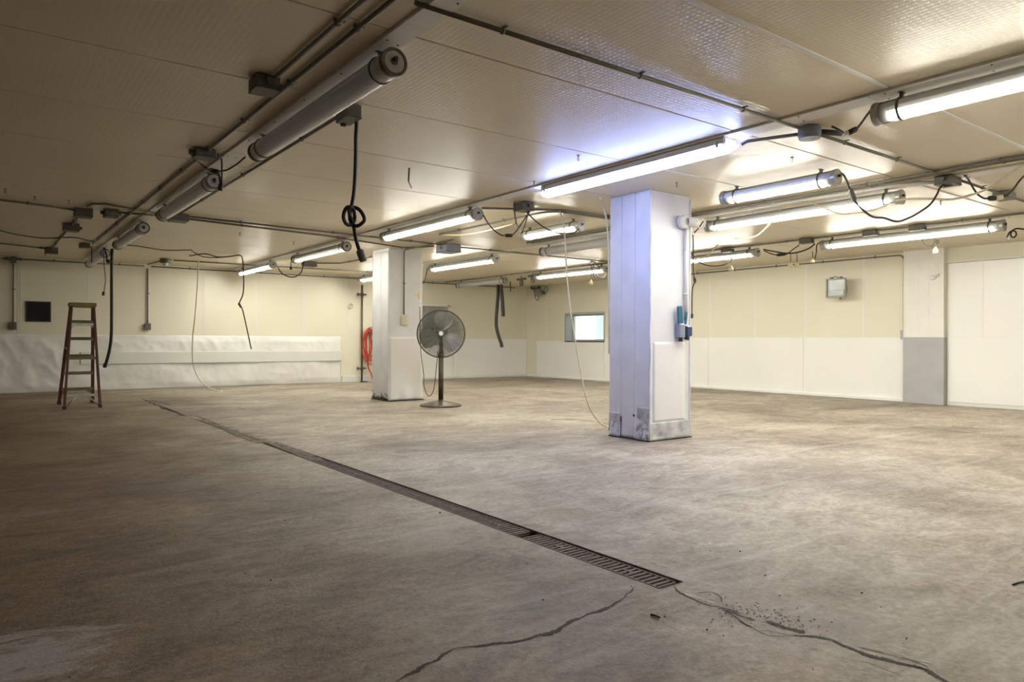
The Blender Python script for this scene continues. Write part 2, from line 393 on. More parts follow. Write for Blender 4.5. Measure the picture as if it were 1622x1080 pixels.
# wainscot sheets
def crinkle(a, c, W, amp, seed):
    p = Vector((a*W*1.1+seed+c*.5, c*1.0-a*W*.25, seed*.7))
    n = noise.noise(p*1.7)+.7*(.5-abs(noise.noise(p*3.1+Vector((3, 1, 0)))))+.22*(.4-abs(noise.noise(p*6.)))
    return .008+amp*max(0, .6+n)*min(1, 6*a*(1-a)*4)*min(1, 10*c*(1-c))
b = MB(); b.sheet((-3.03, YW, 0.0), (10.6, 0, 0), (0, 0, 1.19), 330, 44, lambda a, c: crinkle(a, c, 10.6, .034, 2.), .004)
tag(b.build('trim_1', 'sheet'), 'crinkled white plastic sheet along the lower wall by the ladder', 'wall sheet', kind='structure')
b = MB(); b.box(1.75, 7.56, YW-.078, YW-.012, .565, .825, .006)
tag(b.build('trim_2', 'board'), 'long pale rub board across the crinkled sheet', 'rub board', kind='structure')
b = MB(); b.box(8.9, 11.0, YW-.012, YW, .0, 1.16, .003); b.sheet((11.02, YW, 0.0), (2.68, 0, 0), (0, 0, 1.16), 90, 34, lambda a, c: crinkle(a, c, 2.7, .03*(1-c)**2+.004, 9.), .004)
tag(b.build('trim_3', 'smooth_sheet'), 'white lower wall sheet behind the pedestal fan', 'wall sheet', kind='structure')
b = MB()
for y0, y1 in zip([6.15, 8.2, 10.6, 13.0, 14.07], [8.2, 10.6, 13.0, 14.07, 17.0]): b.box(XW-.012, XW, y0+.004, y1-.004, .0, 1.10 if y0 > 14 or y1 > 15 else 1.19, .003)
tag(b.build('trim_4', 'smooth_sheet'), 'smooth white lower wall sheets below the floodlight', 'wall sheet', kind='structure')
b = MB(); b.box(XW-.07, XW-.012, 6.15, 17.4, 0, .07, .012)
tag(b.build('baseboard_right', 'smooth_sheet'), 'low white curb along the floodlight wall', 'baseboard', kind='structure')
b = MB(); b.box(8.6, XW, YW-.10, YW-.012, 0, .07, .012); b.box(7.6, 8.6, YW-.04, YW, 0, .16, .006)
tag(b.build('baseboard_far', 'board'), 'low curb below the wall behind the fan', 'baseboard', kind='structure')

# pilaster
b = MB(); b.box(XW-.13, XW, 5.47, 6.15, 1.19, H, .004)
for y in (5.72, 5.9): b.box(XW-.134, XW-.12, y-.006, y+.006, 1.19, H)
for y in (5.47, 6.12): b.box(XW-.136, XW-.12, y, y+.03, 1.19, H)
pl = tag(b.build('pilaster', 'white'), 'white pilaster with grey lower half beside the sliding door', 'pilaster', kind='structure')
b = MB(); b.box(XW-.138, XW, 5.465, 6.155, 0, 1.195, .004); tag(b.build('base_cladding', 'grey', pl), 'grey lower cladding')
# sliding door
dr = empty('door_1', (XW, 4., 0), 'large white sliding door beside the pilaster', 'door', kind='structure')
b = MB(); b.box(XW-.05, XW-.008, 2.2, 5.43, .06, 2.49, .006); b.build('door_panel', 'smooth_sheet', dr)
b = MB(); b.box(XW-.054, XW-.049, 4.88, 4.905, 1.2, 2.47); b.box(XW-.054, XW-.049, 2.2, 5.43, 1.19, 1.2); b.build('panel_joint', 'white', dr)
b = MB(); b.box(XW-.045, XW-.006, 2.2, 5.45, 0, .058, .005); b.build('bottom_seal', 'board', dr)
b = MB(); b.box(XW-.075, XW-.004, 2.1, 5.46, 2.495, 2.515, .004); b.build('head_trim', 'white', dr)

# ------------------------------------------------------------------ columns
def skirt(k): return lambda a, c: .006+k*(1-c)**3*(.5+noise.noise(Vector((a*6, c*3, 4.))))*min(1, 12*a*(1-a)) if True else 0
x0, x1, y0, y1 = 5.9, 6.56, 5.345, 5.96
cn = empty('column', ((x0+x1)/2, (y0+y1)/2, 0), 'bluish lit square column clad in dented white sheets', 'column', kind='structure')
b = MB(); b.box(x0, x1, y0, y1, 0, H, .006); b.build('core', 'colsheet', cn)
for k, (a, c) in enumerate(((y1, 5.775), (5.772, 5.57), (5.567, y0))):     # sheets on the face towards the drain
    b = MB(); w = a-c
    def dent(p, q, k=k):
        n = noise.noise(Vector((p*2+k*5, q*9, k*3.)))
        return .002+.014*max(0, n)*max(0, 1-q*1.6)+(.06*max(0, 1-q*9)*(.6+noise.noise(Vector((p*3, k, 1.))))*(1 if k != 1 else .2))*min(1, 8*p*(1-p)+.2)
    b.sheet((x0, a, .015), (0, -w, 0), (0, 0, H-.02), 14, 90, dent, .004)
    b.build('cladding_sheet', 'colsheet', cn)
b = MB(); b.sheet((x0+.05, y0, .20), (.53, 0, 0), (0, 0, .895), 12, 24, lambda p, q: .002+.003*noise.noise(Vector((p*3, q*4, 0))), .004); b.build('cladding_sheet', 'smooth_sheet', cn)
b = MB(); b.sheet((x0-.03, y0, .012), (.68, 0, 0), (0, 0, .195), 24, 10, lambda p, q: .004+.03*(1-q)*(.6+noise.noise(Vector((p*4, q*2, 8)))), .004); b.build('base_skirt', 'scuffed', cn)
b = MB()
pts = [(x0-.004+random.uniform(-.006, .004), y0-.004+random.uniform(-.006, .003), .02+i*.09) for i in range(31)]
b.tube(pts, .011, 6); pts = [(x1+.004+random.uniform(-.003, .005), y0-.003+random.uniform(-.004, .003), .02+i*.09) for i in range(31)]; b.tube(pts, .010, 6)
b.build('corner_bead', 'colsheet', cn)
b = MB(); b.sheet((x0-.012, y0+.17, .012), (0, -.185, 0), (0, 0, .36), 14, 26, lambda p, q: .004+.05*(1-q)*max(0, .35+noise.noise(Vector((p*5, q*6, 3.)))), .004)
b.sheet((x0-.012, y1-.01, .012), (0, -.17, 0), (0, 0, .27), 12, 18, lambda p, q: .004+.035*(1-q)*max(0, .3+noise.noise(Vector((p*5, q*5, 6.)))), .004); b.build('crumpled_flap', 'scuffed', cn)
b = MB()
for yy, zz in ((5.57, .27),): b.obox((x0-.012, yy, zz), ((1, 0, 0), (0, 1, .1), (0, 0, 1)), (.004, .014, .012), .003)
b.box(x0-.012, x0-.004, 5.765, 5.785, 0.015, .24); b.box(x0-.02, x1+.03, y0-.02, y1, 0.0, .012)
b.build('tear', 'dirt', cn)

x0, x1, y0, y1 = 5.93, 6.62, 11.6, 12.25
cf = empty('column', ((x0+x1)/2, (y0+y1)/2, 0), 'square white column behind the pedestal fan, grimy at its base', 'column', kind='structure')
b = MB(); b.box(x0, x1, y0, y1, 0, H, .006); b.build('core', 'colsheet', cf)
b = MB(); b.sheet((x0, y1, .02), (0, -(y1-y0), 0), (0, 0, 2.7), 12, 40, lambda p, q: .003+.006*noise.noise(Vector((p*3, q*6, 2))), .004); b.box(x0-.012, x0, y0+.3, y0+.315, .02, 2.7); b.build('cladding_sheet', 'colsheet', cf)
b = MB(); b.sheet((x0+.02, y0, .02), (x1-x0-.02, 0, 0), (0, 0, 1.14), 16, 30, lambda p, q: .004+.035*max(0, 1-q*4.5)*(.5+noise.noise(Vector((p*5, q*4, 6)))), .004); b.build('cladding_sheet', 'smooth_sheet', cf)
b = MB()
for i in range(90):
    yy = random.uniform(y0, y1); hh = random.uniform(.01, .03)+.16*random.random()**4
    b.obox((x0-.014, yy, .02+random.random()*hh), ((1, 0, 0), (0, 1, 0), (0, 0, 1)), (.003, random.uniform(.004, .02), random.uniform(.002, .010)), .001)
b.box(x0-.02, x1+.02, y0-.045, y1+.01, 0.0, .014); b.build('grime', 'dirt', cf)

# ------------------------------------------------------------------ lights
G_F = 'tube lights in rows under the ceiling'
ZT = H-.128
def make_fixture(L, lit):
    """sleeved tube light along Y, centred on its own origin"""
    r = .072
    t = bpy.data.objects.new('tube_light', None); COL.objects.link(t); tag(t, 'x', 'ceiling light', G_F)
    b = MB(); b.tube([(0, -L/2+.02, 0), (0, L/2-.02, 0)], r, 24, False); b.build('tube_guard', 'sleeve_lit' if lit else 'sleeve_dead', t)
    b = MB(); prof = [(.064*math.cos(a), .064*math.sin(a)) for a in [math.radians((-13+206*i/8) if lit else (35+110*i/8)) for i in range(9)]]
    vs = [(x, y, z) for y in (-L/2+.1, L/2-.1) for x, z in prof]+[(x*.9, y, z*.9) for y in (-L/2+.1, L/2-.1) for x, z in prof]
    fs = []
    for i in range(8): fs += [(i, i+1, 10+i, 9+i), (18+i+1, 18+i, 27+i, 28+i)]
    fs += [(0, 9, 27, 18), (8, 26, 35, 17)]
    b.add(vs, fs, False); b.box(-.03, .03, -L/2+.1, L/2-.1, .028, .056, .004); b.build('reflector', 'refl', t)
    for sx in (-1, 1):
        b = MB(); b.tube([(sx*.026, -L/2+.1, -.018), (sx*.026, L/2-.1, -.018)], .019, 8); b.build('lamp_tube', 'lit' if lit == 1 or (lit == 2 and sx > 0) else 'deadtube', t)
    for sg in (-1, 1):
        e = sg*L/2
        b = MB(); b.lathe([(.070, -.045*sg), (.0745, -.045*sg), (.0745, -.022*sg), (.079, -.02*sg), (.079, .0), (.066, 0), (.063, -.006*sg), (.02, -.006*sg), (.02, .002*sg), (0, .002*sg)] if sg > 0 else
                         [(0, .002*sg), (.02, .002*sg), (.02, -.006*sg), (.063, -.006*sg), (.066, 0), (.079, 0), (.079, -.02*sg), (.0745, -.022*sg), (.0745, -.045*sg), (.070, -.045*sg)], (0, e, 0), (0, 1, 0), 28)
        c = b.build('end_cap', 'steel' if lit == 1 else 'darksteel', t); b = MB(); b.lathe([(.063, 0), (.060, .004), (0, .004)], (0, e-sg*.006, 0), (0, sg, 0), 24); b.build('end_plate', 'steel', c)
        b = MB(); b.lathe([(0, .024), (.011, .024), (.014, .016), (.014, -.004)][::(1 if sg < 0 else -1)] if False else [(.014, -.004), (.014, .016), (.011, .024), (0, .024)], (0, e, .012), (0, sg, 0), 10); b.build('cable_gland', 'black', c)
        b = MB(); b.cyl((0, e-sg*.115, 0), (0, e-sg*.03, 0), .062, 20); b.build('lamp_holder', 'refl', t)
        y = e-sg*.17
        b = MB(); b.ring((0, y, 0), (0, 1, 0), .0755, .004, 28, 6, 2.6); b.box(-.012, .012, y-.011, y+.011, .074, .106); b.box(-.03, .03, y-.012, y+.012, .101, .1065); b.build('clamp', 'darksteel', t)
    return t
used = {}
def fixture(X, y0, L, lit, label, dz=0.):
    loc = (X, y0+L/2, ZT+dz); k = (L, lit)
    if k not in used:
        o = used[k] = make_fixture(L, lit); o.location = loc; o['label'] = label; return o
    return dup(used[k], loc, label)
XA, XB, XC, XD, XE = 1.84, 4.86, 6.42, 7.82, 10.74
fixture(XA, 3.54, 2.41, False, 'unlit tube light beside the knotted hanging cord, the largest in view')
fixture(XA, 7.27, 2.41, False, 'unlit tube light whose end cap is draped with black plugs')
fixture(XA, 10.92, 2.3, False, 'small unlit tube light just above the thick black hanging hose')
fixture(XA, 14.55, 2.35, False, 'dim unlit tube light closest to the wall above the ladder')
fixture(XB, -.02, 2.41, True, 'lit tube light with grey ring clamp near the round junction box')
fixture(XB, 7.17, 2.51, True, 'lit tube light just above the column with the fan')
fixture(XB, 11.0, 2.41, 2, 'half lit tube light with dark end cap beside the hanging cord connector')
fixture(XB, 14.65, 2.3, True, 'lit tube light with draped cord, near the wall, over the white sheet')
fixture(XC, 3.50, 1.28, True, 'short lit tube light hung beside the bluish column, plug lead at its cap')
fixture(XC, 7.02, 1.28, True, 'short lit tube light under the junction box with tangled leads')
fixture(XD, 3.56, 2.52, True, 'long lit tube light passing behind the white cable loop')
fixture(XD, 7.15, 2.41, False, 'unlit tube light partly hidden by the bluish column and white rope')
fixture(XD, 10.9, 2.44, True, 'lit tube light to the far side of the fan column, below a blue grey box')
fixture(XD, 14.5, 2.35, True, 'lit tube light above the red hose, partly behind the fan column')
fixture(XE, 3.60, 2.52, True, 'long lit tube light above the pilaster and sliding door')
fixture(XE, 7.28, 2.41, True, 'lit tube light by the blue pouch column with dangling leads at its cap')
fixture(XE, 10.95, 2.41, True, 'lit tube light above the small window')
fixture(XE, 14.6, 2.25, False, 'thin unlit tube light above the two hanging black hoses')

fixture(XD, -.15, 2.41, True, 'lit tube light in the short-lamp side row, outside the picture edge')
fixture(XE, -.15, 2.41, True, 'lit tube light in the pilaster row, outside the picture edge')
# wraparound lamp, cool white
L = 2.43; yc = 4.715
w = empty('wraparound_light', (XB, yc, H-.13), 'long cool blue-white wraparound light beside the bluish column', 'ceiling light', None)
b = MB(); b.box(XB-.082, XB+.082, yc-L/2+.05, yc+L/2-.05, H-.084, H-.022, .012); b.build('housing', 'white', w)
b = MB(); n = 12; vs = []
for f_, s_ in ((-L/2, .45), (-L/2+.09, 1.), (L/2-.09, 1.), (L/2, .45)):
    for i in range(n+1):
        a = math.pi*i/n; vs.append((XB-.078*s_*math.cos(a), yc+f_, H-.078-.062*s_*math.sin(a)-(1-s_)*.012))
fs = [(j*(n+1)+i, j*(n+1)+i+1, (j+1)*(n+1)+i+1, (j+1)*(n+1)+i) for j in range(3) for i in range(n)]
fs += [list(range(n+1))[::-1], [3*(n+1)+i for i in range(n+1)], [0, n+1, 2*(n+1), 3*(n+1), 3*(n+1)+n, 2*(n+1)+n, n+1+n, n]]
b.add(vs, fs, False); b.build('lens', 'wraplit', w)
for sg in (-1, 1):
    b = MB(); y = yc+sg*(L/2-.12); b.box(XB-.085, XB+.085, y-.012, y+.012, H-.09, H-.075, .003); b.obox((XB-.083, y, H-.07), ((1, 0, 0), (0, 1, 0), (0, 0, 1)), (.006, .014, .028), .003); b.build('latch', 'steel', w)

# ------------------------------------------------------------------ mounting boards
def board(x0, x1, ya, yb, label, joints):
    b = MB()
    js = [ya]+joints+[yb]
    for a, c in zip(js[:-1], js[1:]): b.box(x0, x1, a+.0015, c-.0015, H-.020, H, .003)
    o = tag(b.build('mounting_board', 'white', None, ((x0+x1)/2, ya, H)), label, 'ceiling board', 'boards the tube lights hang from')
    b = MB(); y = ya+.2
    while y < yb-.1:
        for dx in (.03, x1-x0-.03): b.lathe([(.007, 0), (.006, -.003), (0, -.0035)], (x0+dx, y+(dx > .06)*.03, H-.020), (0, 0, 1), 8)
        y += .62
    b.build('screw_heads', 'dirt', o)
board(1.765, 1.905, -1, 17.4, 'white screwed board above the unlit tube lights', [3.3, 6.5, 10.2, 13.9])
board(4.77, 4.95, -1, 17.3, 'white screwed board above the blue-white wraparound light', [2.4, 6.3, 10.0, 13.9])
board(7.72, 7.92, -1, 17.3, 'white screwed board passing behind the bluish column', [3.1, 6.5, 10.0, 13.9])
board(10.66, 10.82, -1, 17.3, 'white screwed board running above the pilaster', [3.1, 6.5, 10.0, 13.9])
# raised joint covers on some ceiling seams
for i, (xa, xb, y) in enumerate(((1.93, 4.75, 2.26), (4.97, 7.7, 2.26), (7.95, 10.64, 3.46), (7.95, 10.64, 4.66), (4.97, 5.88, 4.66), (7.95, 10.64, 2.26))):
    b = MB(); b.box(xa, xb, y-.017, y+.017, H-.006, H+.002, .002); tag(b.build('trim_%d' % (5+i), 'white'), 'white joint cover strip on the ceiling', 'ceiling trim', 'ceiling joint cover strips', 'structure')

# ------------------------------------------------------------------ conduits
ZC = H-.024
def conduit(pts, label, group=None, straps=1.3, r=.0135, mat='galv', axis_z=True, name='conduit', wall=None):
    P = [Vector(p) for p in pts]
    b = MB(); b.tube(P, r, 10); o = tag(b.build(name, mat, None, P[0]), label, 'conduit', group)
    acc = straps*.5
    for a, c in zip(P[:-1], P[1:]):
        L = (c-a).length
        while acc < L:
            p = a.lerp(c, acc/L); d = (c-a).normalized()
            n = Vector((0, 0, 1)) if wall is None else Vector(wall)
            if abs(d.dot(n)) > .7: acc += straps; continue
            sd = d.cross(n).normalized()
            b = MB(); b.ring(p, d, r+.002, .0035, 14, 6, 2.6); b.obox(p+n*.014+sd*.022, (d, sd, n), (.010, .018, .003), .001); b.obox(p+n*.012-sd*.016, (d, sd, n), (.008, .006, .008), .001)
            b.build('strap', mat if mat == 'white' else 'box', o); acc += straps
        acc -= L
    return o
def bend(a, c, d, r=.12, k=6):
    """rounded corner a-c-d"""
    a, c, d = Vector(a), Vector(c), Vector(d); u = (a-c).normalized()*r; v = (d-c).normalized()*r
    return [c+u]+[(c+u)*(1-t)**2+c*2*t*(1-t)+(c+v)*t*t for t in [i/k for i in range(1, k)]]+[c+v]
GC = 'metal conduits strapped to the ceiling'
conduit([(1.49, -1., ZC), (1.49, 4.46, ZC)], 'outer of two ceiling conduits, ending at a junction box', GC, 1.0)
conduit([(1.60, -1., ZC), (1.60, 14.2, ZC)], 'inner ceiling conduit running along the unlit tube lights', GC, 1.0)
conduit([(1.7, 3.06, ZC), (5.04, 3.06, ZC)], 'conduit crossing the ceiling toward the round grey junction box', GC, 1.05)
conduit([(5.26, 3.06, ZC), (7.42, 3.06, ZC)], 'conduit from the round grey box to the ceiling conduit crossing', GC, .9)
conduit([(7.86, 3.06, ZC), (13.69, 3.06, ZC)], 'conduit continuing over toward the sliding door wall', GC, 1.3)
conduit([(4.87, 3.46, H-.095), (4.9, 3.42, H-.07), (5.15, 3.06, H-.045)], 'short conduit from wraparound light to round junction box', GC, 5, .0135, 'bluebox')
conduit([(2.12, 4.9, ZC), (2.12, 10.12, ZC)], 'conduit from the knotted cord box along the tube lights', GC, 1.6)
for j, (xx, lab) in enumerate(((7.36, 'thicker of the paired conduits meeting at the ceiling crossing'), (7.45, 'thinner of the paired conduits meeting at the ceiling crossing'))):
    conduit([(xx, -.5, ZC), (xx, 2.8, ZC), (xx, 3.4, ZC-.01), (xx, 9.4, ZC)], lab, GC, 1.2, .018 if j == 0 else .013)
conduit([(7.80, 3.2, ZC-.012), (7.60, 3.6, ZC-.012), (7.56, 4.2, ZC-.012), (7.56, 9.4, ZC)], 'white conduit beside the paired conduits, out of the crossing box', GC, 1.4, .02, 'white')
conduit([(10.60, -.5, ZC), (10.60, 9.6, ZC)], 'conduit with four boxes along the lights by the pilaster', GC, 1.3)
conduit([(10.60, 9.6, ZC), (10.60, 17.3, ZC)], 'conduit above the small window lamp', GC, 1.3)
conduit([(1.46, 10.46, ZC), (2.02, 10.34, ZC)], 'short conduit between a small box and the box beside the tube light', GC, 5)
conduit([(1.09, 10.2, ZC), (1.12, 9.98, ZC), (1.25, 9.9, ZC), (1.55, 10.05, ZC), (1.95, 10.22, ZC), (2.05, 10.22, ZC)], 'arched conduit looping between two small ceiling boxes', GC, 5)
conduit([(-2.5, 10.3, ZC), (.3, 10.4, ZC), (.7, 10.5, ZC), (1.0, 10.62, ZC)], 'conduit entering the first of three small boxes above the ladder', GC, 1.2)
conduit([(1.09, 10.74, ZC), (1.09, 12.0, ZC)], 'short conduit between first and second small boxes above the ladder', GC, .6)
conduit([(1.09, 12.22, ZC), (1.09, 15.38, ZC)], 'conduit between second and third small boxes above the ladder', GC, .9)
conduit([(-2.5, 15.0, ZC), (.35, 15.13, ZC), (.7, 15.3, ZC), (1.0, 15.48, ZC)], 'conduit entering the third small box nearest the wall corner', GC, 1.4)
conduit([(2.25, 10.22, ZC), (6.36, 10.50, ZC)], 'upper of paired conduits leading to the blue grey box', GC, 1.4)
conduit([(2.25, 10.42, ZC), (4.4, 10.74, ZC), (6.1, 11.3, ZC), (6.36, 10.75, ZC)], 'lower of paired conduits passing above the fan column', GC, 1.6)
conduit([(6.74, 10.58, ZC), (10.5, 10.6, ZC)], 'conduit from blue grey box toward the small window lamps', GC, 1.4)
conduit([(5.72, 9.5, ZC), (5.76, 7.6, ZC)]+bend((5.76, 7.6, ZC), (5.78, 6.86, ZC), (6.5, 6.86, ZC), .3)+[(7.36, 6.88, ZC)], 'bent conduit behind the tangled leads, turning toward the column', GC, 1.1)
conduit([(5.0, 7.3, ZC), (5.5, 7.0, ZC), (5.9, 6.78, ZC), (7.36, 6.76, ZC)], 'thin conduit beside the bent conduit near the bluish column', GC, 1.2)
conduit([(6.22, 9.9, ZC)]+[(6.2, 11.2, ZC)]+bend((6.2, 11.2, ZC), (6.22, 11.57, ZC), (6.22, 11.57, 2.4), .06)+[(6.22, 11.57, 1.56)], 'conduit dropping down the fan column to an outlet box', 'vertical conduits', .9, wall=(0, 1, 0))
yt = YW-.03
conduit([(XL+.1, yt, H-.06), (.5, yt, H-.06)], 'conduit at the wall top left of the tee fitting', 'conduits along the wall tops', 1.5, wall=(0, 1, 0))
conduit([(.68, yt, H-.06), (2.95, yt, H-.05)], 'conduit at the wall top above black panel and ladder', 'conduits along the wall tops', 1.2, wall=(0, 1, 0))
conduit([(3.1, yt, H-.05), (13.2, yt, H-.04)], 'long conduit at the wall top over the white sheet', 'conduits along the wall tops', 1.6, wall=(0, 1, 0))
conduit([(.59, yt, H-.12), (.59, yt, 1.42)], 'vertical conduit beside the black square panel', 'vertical conduits', 1.1, wall=(0, 1, 0))
conduit([(3.03, yt, H-.10), (3.03, yt, 1.44)], 'vertical conduit on the wall beyond the thick hanging hose', 'vertical conduits', 1.1, wall=(0, 1, 0))
conduit([(3.0, 17.3, ZC), (3.08, 16.3, ZC)], 'short conduit from wall drop to round ceiling box', GC, 5)
conduit([(3.26, 16.05, ZC), (8.2, 15.8, ZC)], 'conduit from round ceiling box toward the red hose', GC, 1.7)
conduit([(5.75, 14.75, ZC), (6.2, 14.4, ZC), (6.25, 13.9, ZC), (6.2, 12.4, ZC)], 'bent conduit between grey box and fan column top', GC, 2)
xr = XW-.028
conduit([(xr, 12.5, H-.05), (xr, 6.6, H-.05)]+bend((xr, 6.6, H-.05), (xr, 6.19, H-.05), (xr, 6.19, 2.0), .12)+[(xr, 6.19, 1.32)], 'conduit along the wall top bending down beside the pilaster', 'vertical conduits', 1.05, wall=(1, 0, 0))

# ------------------------------------------------------------------ junction boxes
GB = 'junction boxes'
def jbox(c, hx, hy, hz, label, mat='box', rotz=0., spigots=(), lid=True, cat='junction box', name='junction_box', group=GB, axis=None):
    c = Vector(c); ca, sa = math.cos(rotz), math.sin(rotz)
    ax = ((ca, sa, 0), (-sa, ca, 0), (0, 0, 1))
    b = MB(); b.obox(c, ax, (hx, hy, hz), .006); o = tag(b.build(name, mat, None, c), label, cat, group)
    if lid:
        b = MB(); b.obox(c-Vector((0, 0, hz+.003)), ax, (hx*1.03, hy*1.03, .004), .002)
        for i in (-1, 1):
            for j in (-1, 1):
                p = c+Vector(ax[0])*hx*.85*i+Vector(ax[1])*hy*.85*j; b.cyl(p-Vector((0, 0, hz+.006)), p-Vector((0, 0, hz+.011)), .005, 8)
        b.build('cover_plate', mat, o)
    if spigots:
        for d in spigots:
            d = Vector(d); e = c+Vector((d.x*hx, d.y*hy, 0)); b = MB(); b.cyl(e, e+d*.03, .02, 10); b.cyl(e+d*.028, e+d*.038, .024, 10); b.build('hub', mat, o)
    return o
jbox((1.46, 4.58, H-.045), .075, .085, .04, 'square junction box where the outer ceiling conduit ends', spigots=((0, -1, 0), (1, 0, 0)))
jbox((1.59, 6.62, H-.04), .085, .075, .035, 'junction box with two black leads above the plug-draped tube light', spigots=((-1, 0, 0), (1, 0, 0)))
b = MB(); p = (1.66, 2.90, H); b.lathe([(0, -.065), (.06, -.065), (.068, -.055), (.068, 0), (0, 0)], p, (0, 0, 1), 20)
o = tag(b.build('junction_box', 'box', None, p), 'round junction box at the start of the crossing ceiling conduit', 'junction box', GB)
b = MB(); b.lathe([(0, -.072), (.05, -.072), (.055, -.064), (0, -.064)], p, (0, 0, 1), 20); b.build('cover_plate', 'box', o)
p = (5.15, 3.04, H); b = MB(); b.lathe([(0, -.085), (.075, -.085), (.085, -.07), (.085, -.015), (.075, 0), (0, 0)], p, (0, 0, 1), 22)
o = tag(b.build('junction_box', 'bluebox', None, p), 'round grey junction box feeding the large lit tube light', 'junction box', GB)
b = MB(); b.lathe([(0, -.094), (.078, -.094), (.08, -.086), (0, -.086)], p, (0, 0, 1), 22); b.build('cover_plate', 'bluebox', o)
b = MB(); b.cyl((5.22, 2.99, H-.04), (5.36, 2.90, H-.045), .022, 10); b.build('cord_grip', 'black', o)
jbox((2.12, 4.78, H-.05), .055, .10, .045, 'junction box holding the knotted hanging cord', spigots=((0, 1, 0),))
jbox((1.09, 10.63, H-.05), .10, .10, .05, 'first of three small boxes above the ladder, beside the arched conduit')
jbox((1.38, 10.46, H-.045), .08, .09, .045, 'lone small box between arched conduit and inner conduit', spigots=((-1, 0, 0), (1, 0, 0)))
jbox((1.09, 12.11, H-.05), .10, .10, .05, 'second of three small boxes above the ladder', spigots=((1, 0, 0),))
jbox((1.09, 15.5, H-.05), .10, .10, .05, 'third of three small boxes above the ladder, closest to the wall')
jbox((2.15, 10.3, H-.045), .11, .12, .04, 'flat junction box at the end of the plug-draped tube light')
jbox((6.55, 10.58, H-.07), .15, .17, .065, 'large blue grey cast box beyond the fan column', 'bluebox', spigots=((-1, 0, 0), (1, 0, 0), (0, 1, 0)))
jbox((1.5, 14.4, H-.04), .08, .08, .035, 'small box at the end of the inner ceiling conduit, above the ladder')
jbox((7.77, 3.10, H-.045), .11, .085, .04, 'junction box at the ceiling conduit crossing, black plugs in it', spigots=((-1, 0, 0), (1, 0, 0)))
jbox((9.05, 3.04, H-.045), .11, .08, .035, 'flat box on the conduit beyond the ceiling crossing')
for y, lab in ((4.62, 'first box from the pilaster on the light-row conduit'), (5.28, 'second box from the pilaster on the light-row conduit'), (6.30, 'third box from the pilaster, leads hanging below it'), (7.80, 'fourth box from the pilaster, nearest the bluish column')):
    jbox((10.60, y, H-.045), .06, .10, .04, lab)
jbox((5.27, 6.80, H-.05), .085, .10, .045, 'junction box with tangled dark leads beside the wraparound light', spigots=((0, 1, 0), (0, -1, 0)))
jbox((5.68, 14.79, H-.05), .13, .12, .045, 'grey box behind the half lit tube light')
jbox((8.06, 7.02, H-.04), .08, .08, .035, 'box hidden partly by the bluish column')
p = (3.12, 16.1, H); b = MB(); b.lathe([(0, -.09), (.10, -.09), (.11, -.075), (.11, -.01), (.10, 0), (0, 0)], p, (0, 0, 1), 18)
o = tag(b.build('junction_box', 'box', None, p), 'round ceiling box near the wall above the white sheet', 'junction box', GB)
b = MB(); b.lathe([(0, -.15), (.05, -.15), (.06, -.09), (0, -.09)], p, (0, 0, 1), 14); b.build('lamp_holder', 'board', o)
# wall boxes
def wbox(c, n, w, h, d, label, mat='box', name='outlet_box'):
    c = Vector(c); n = Vector(n); sd = n.cross(Vector((0, 0, 1)))
    b = MB(); b.obox(c+n*d/2, (sd, Vector((0, 0, 1)), n), (w/2, h/2, d/2), .005); o = tag(b.build(name, mat, None, c), label, 'outlet box', 'wall outlet boxes')
    b = MB(); b.obox(c+n*(d+.002), (sd, Vector((0, 0, 1)), n), (w/2*1.08, h/2*1.05, .003), .0015)
    for k in (-1, 1): b.obox(c+n*(d+.006)+Vector((0, 0, k*h*.22)), (sd, Vector((0, 0, 1)), n), (w*.26, h*.13, .003), .002)
    b.build('cover_plate', mat, o); return o
wbox((.59, YW, 1.36), (0, -1, 0), .10, .15, .07, 'wall outlet box below the vertical conduit beside the black panel')
wbox((3.03, YW, 1.38), (0, -1, 0), .11, .14, .07, 'wall outlet box beyond the thick hanging hose')
wbox((6.22, 11.6, 1.47), (0, -1, 0), .11, .18, .06, 'outlet box on the fan column', 'creamcord')
wbox((XW, 6.19, 1.24), (-1, 0, 0), .10, .16, .05, 'grey switch box beside the pilaster', 'grey', 'switch_box')
b = MB(); b.box(.54, .64, YW-.075, YW, H-.14, H-.02, .01); b.box(.44, .74, YW-.06, YW-.01, H-.09, H-.035, .01); tag(b.build('tee_fitting', 'box', None, (.59, YW, H-.08)), 'tee fitting where the wall-top conduit drops beside the black panel', 'conduit fitting')

# ------------------------------------------------------------------ things on walls
b = MB(); b.box(.80, 1.23, YW-.03, YW, 1.45, 1.865, .006); o = tag(b.build('wall_panel', 'black', None, (1.01, YW, 1.45)), 'black square glossy panel on the wall beside the ladder', 'panel')
b = MB(); b.box(.825, 1.205, YW-.034, YW-.028, 1.475, 1.84, .002); b.build('pane', 'blackgloss', o)
# louvred hatch behind the fan
b = MB()
for a in range(11): b.box(9.93+a*.082, 9.93+a*.082+.07, YW-.03, YW-.008, .98, 2.05, .004)
b.box(9.9, 10.8, YW-.012, YW, .96, 2.07); o = tag(b.build('wall_hatch', 'vent', None, (10.35, YW, .96)), 'grey ribbed hatch on the wall behind the pedestal fan', 'hatch')
b = MB(); b.box(9.84, 9.9, YW-.03, YW, .93, 2.12, .004); b.box(10.8, 10.87, YW-.03, YW, .93, 2.12, .004); b.box(9.84, 10.87, YW-.03, YW, 2.07, 2.12, .004); b.box(9.84, 10.87, YW-.03, YW, 1.42, 1.5, .004); b.build('frame', 'white', o)
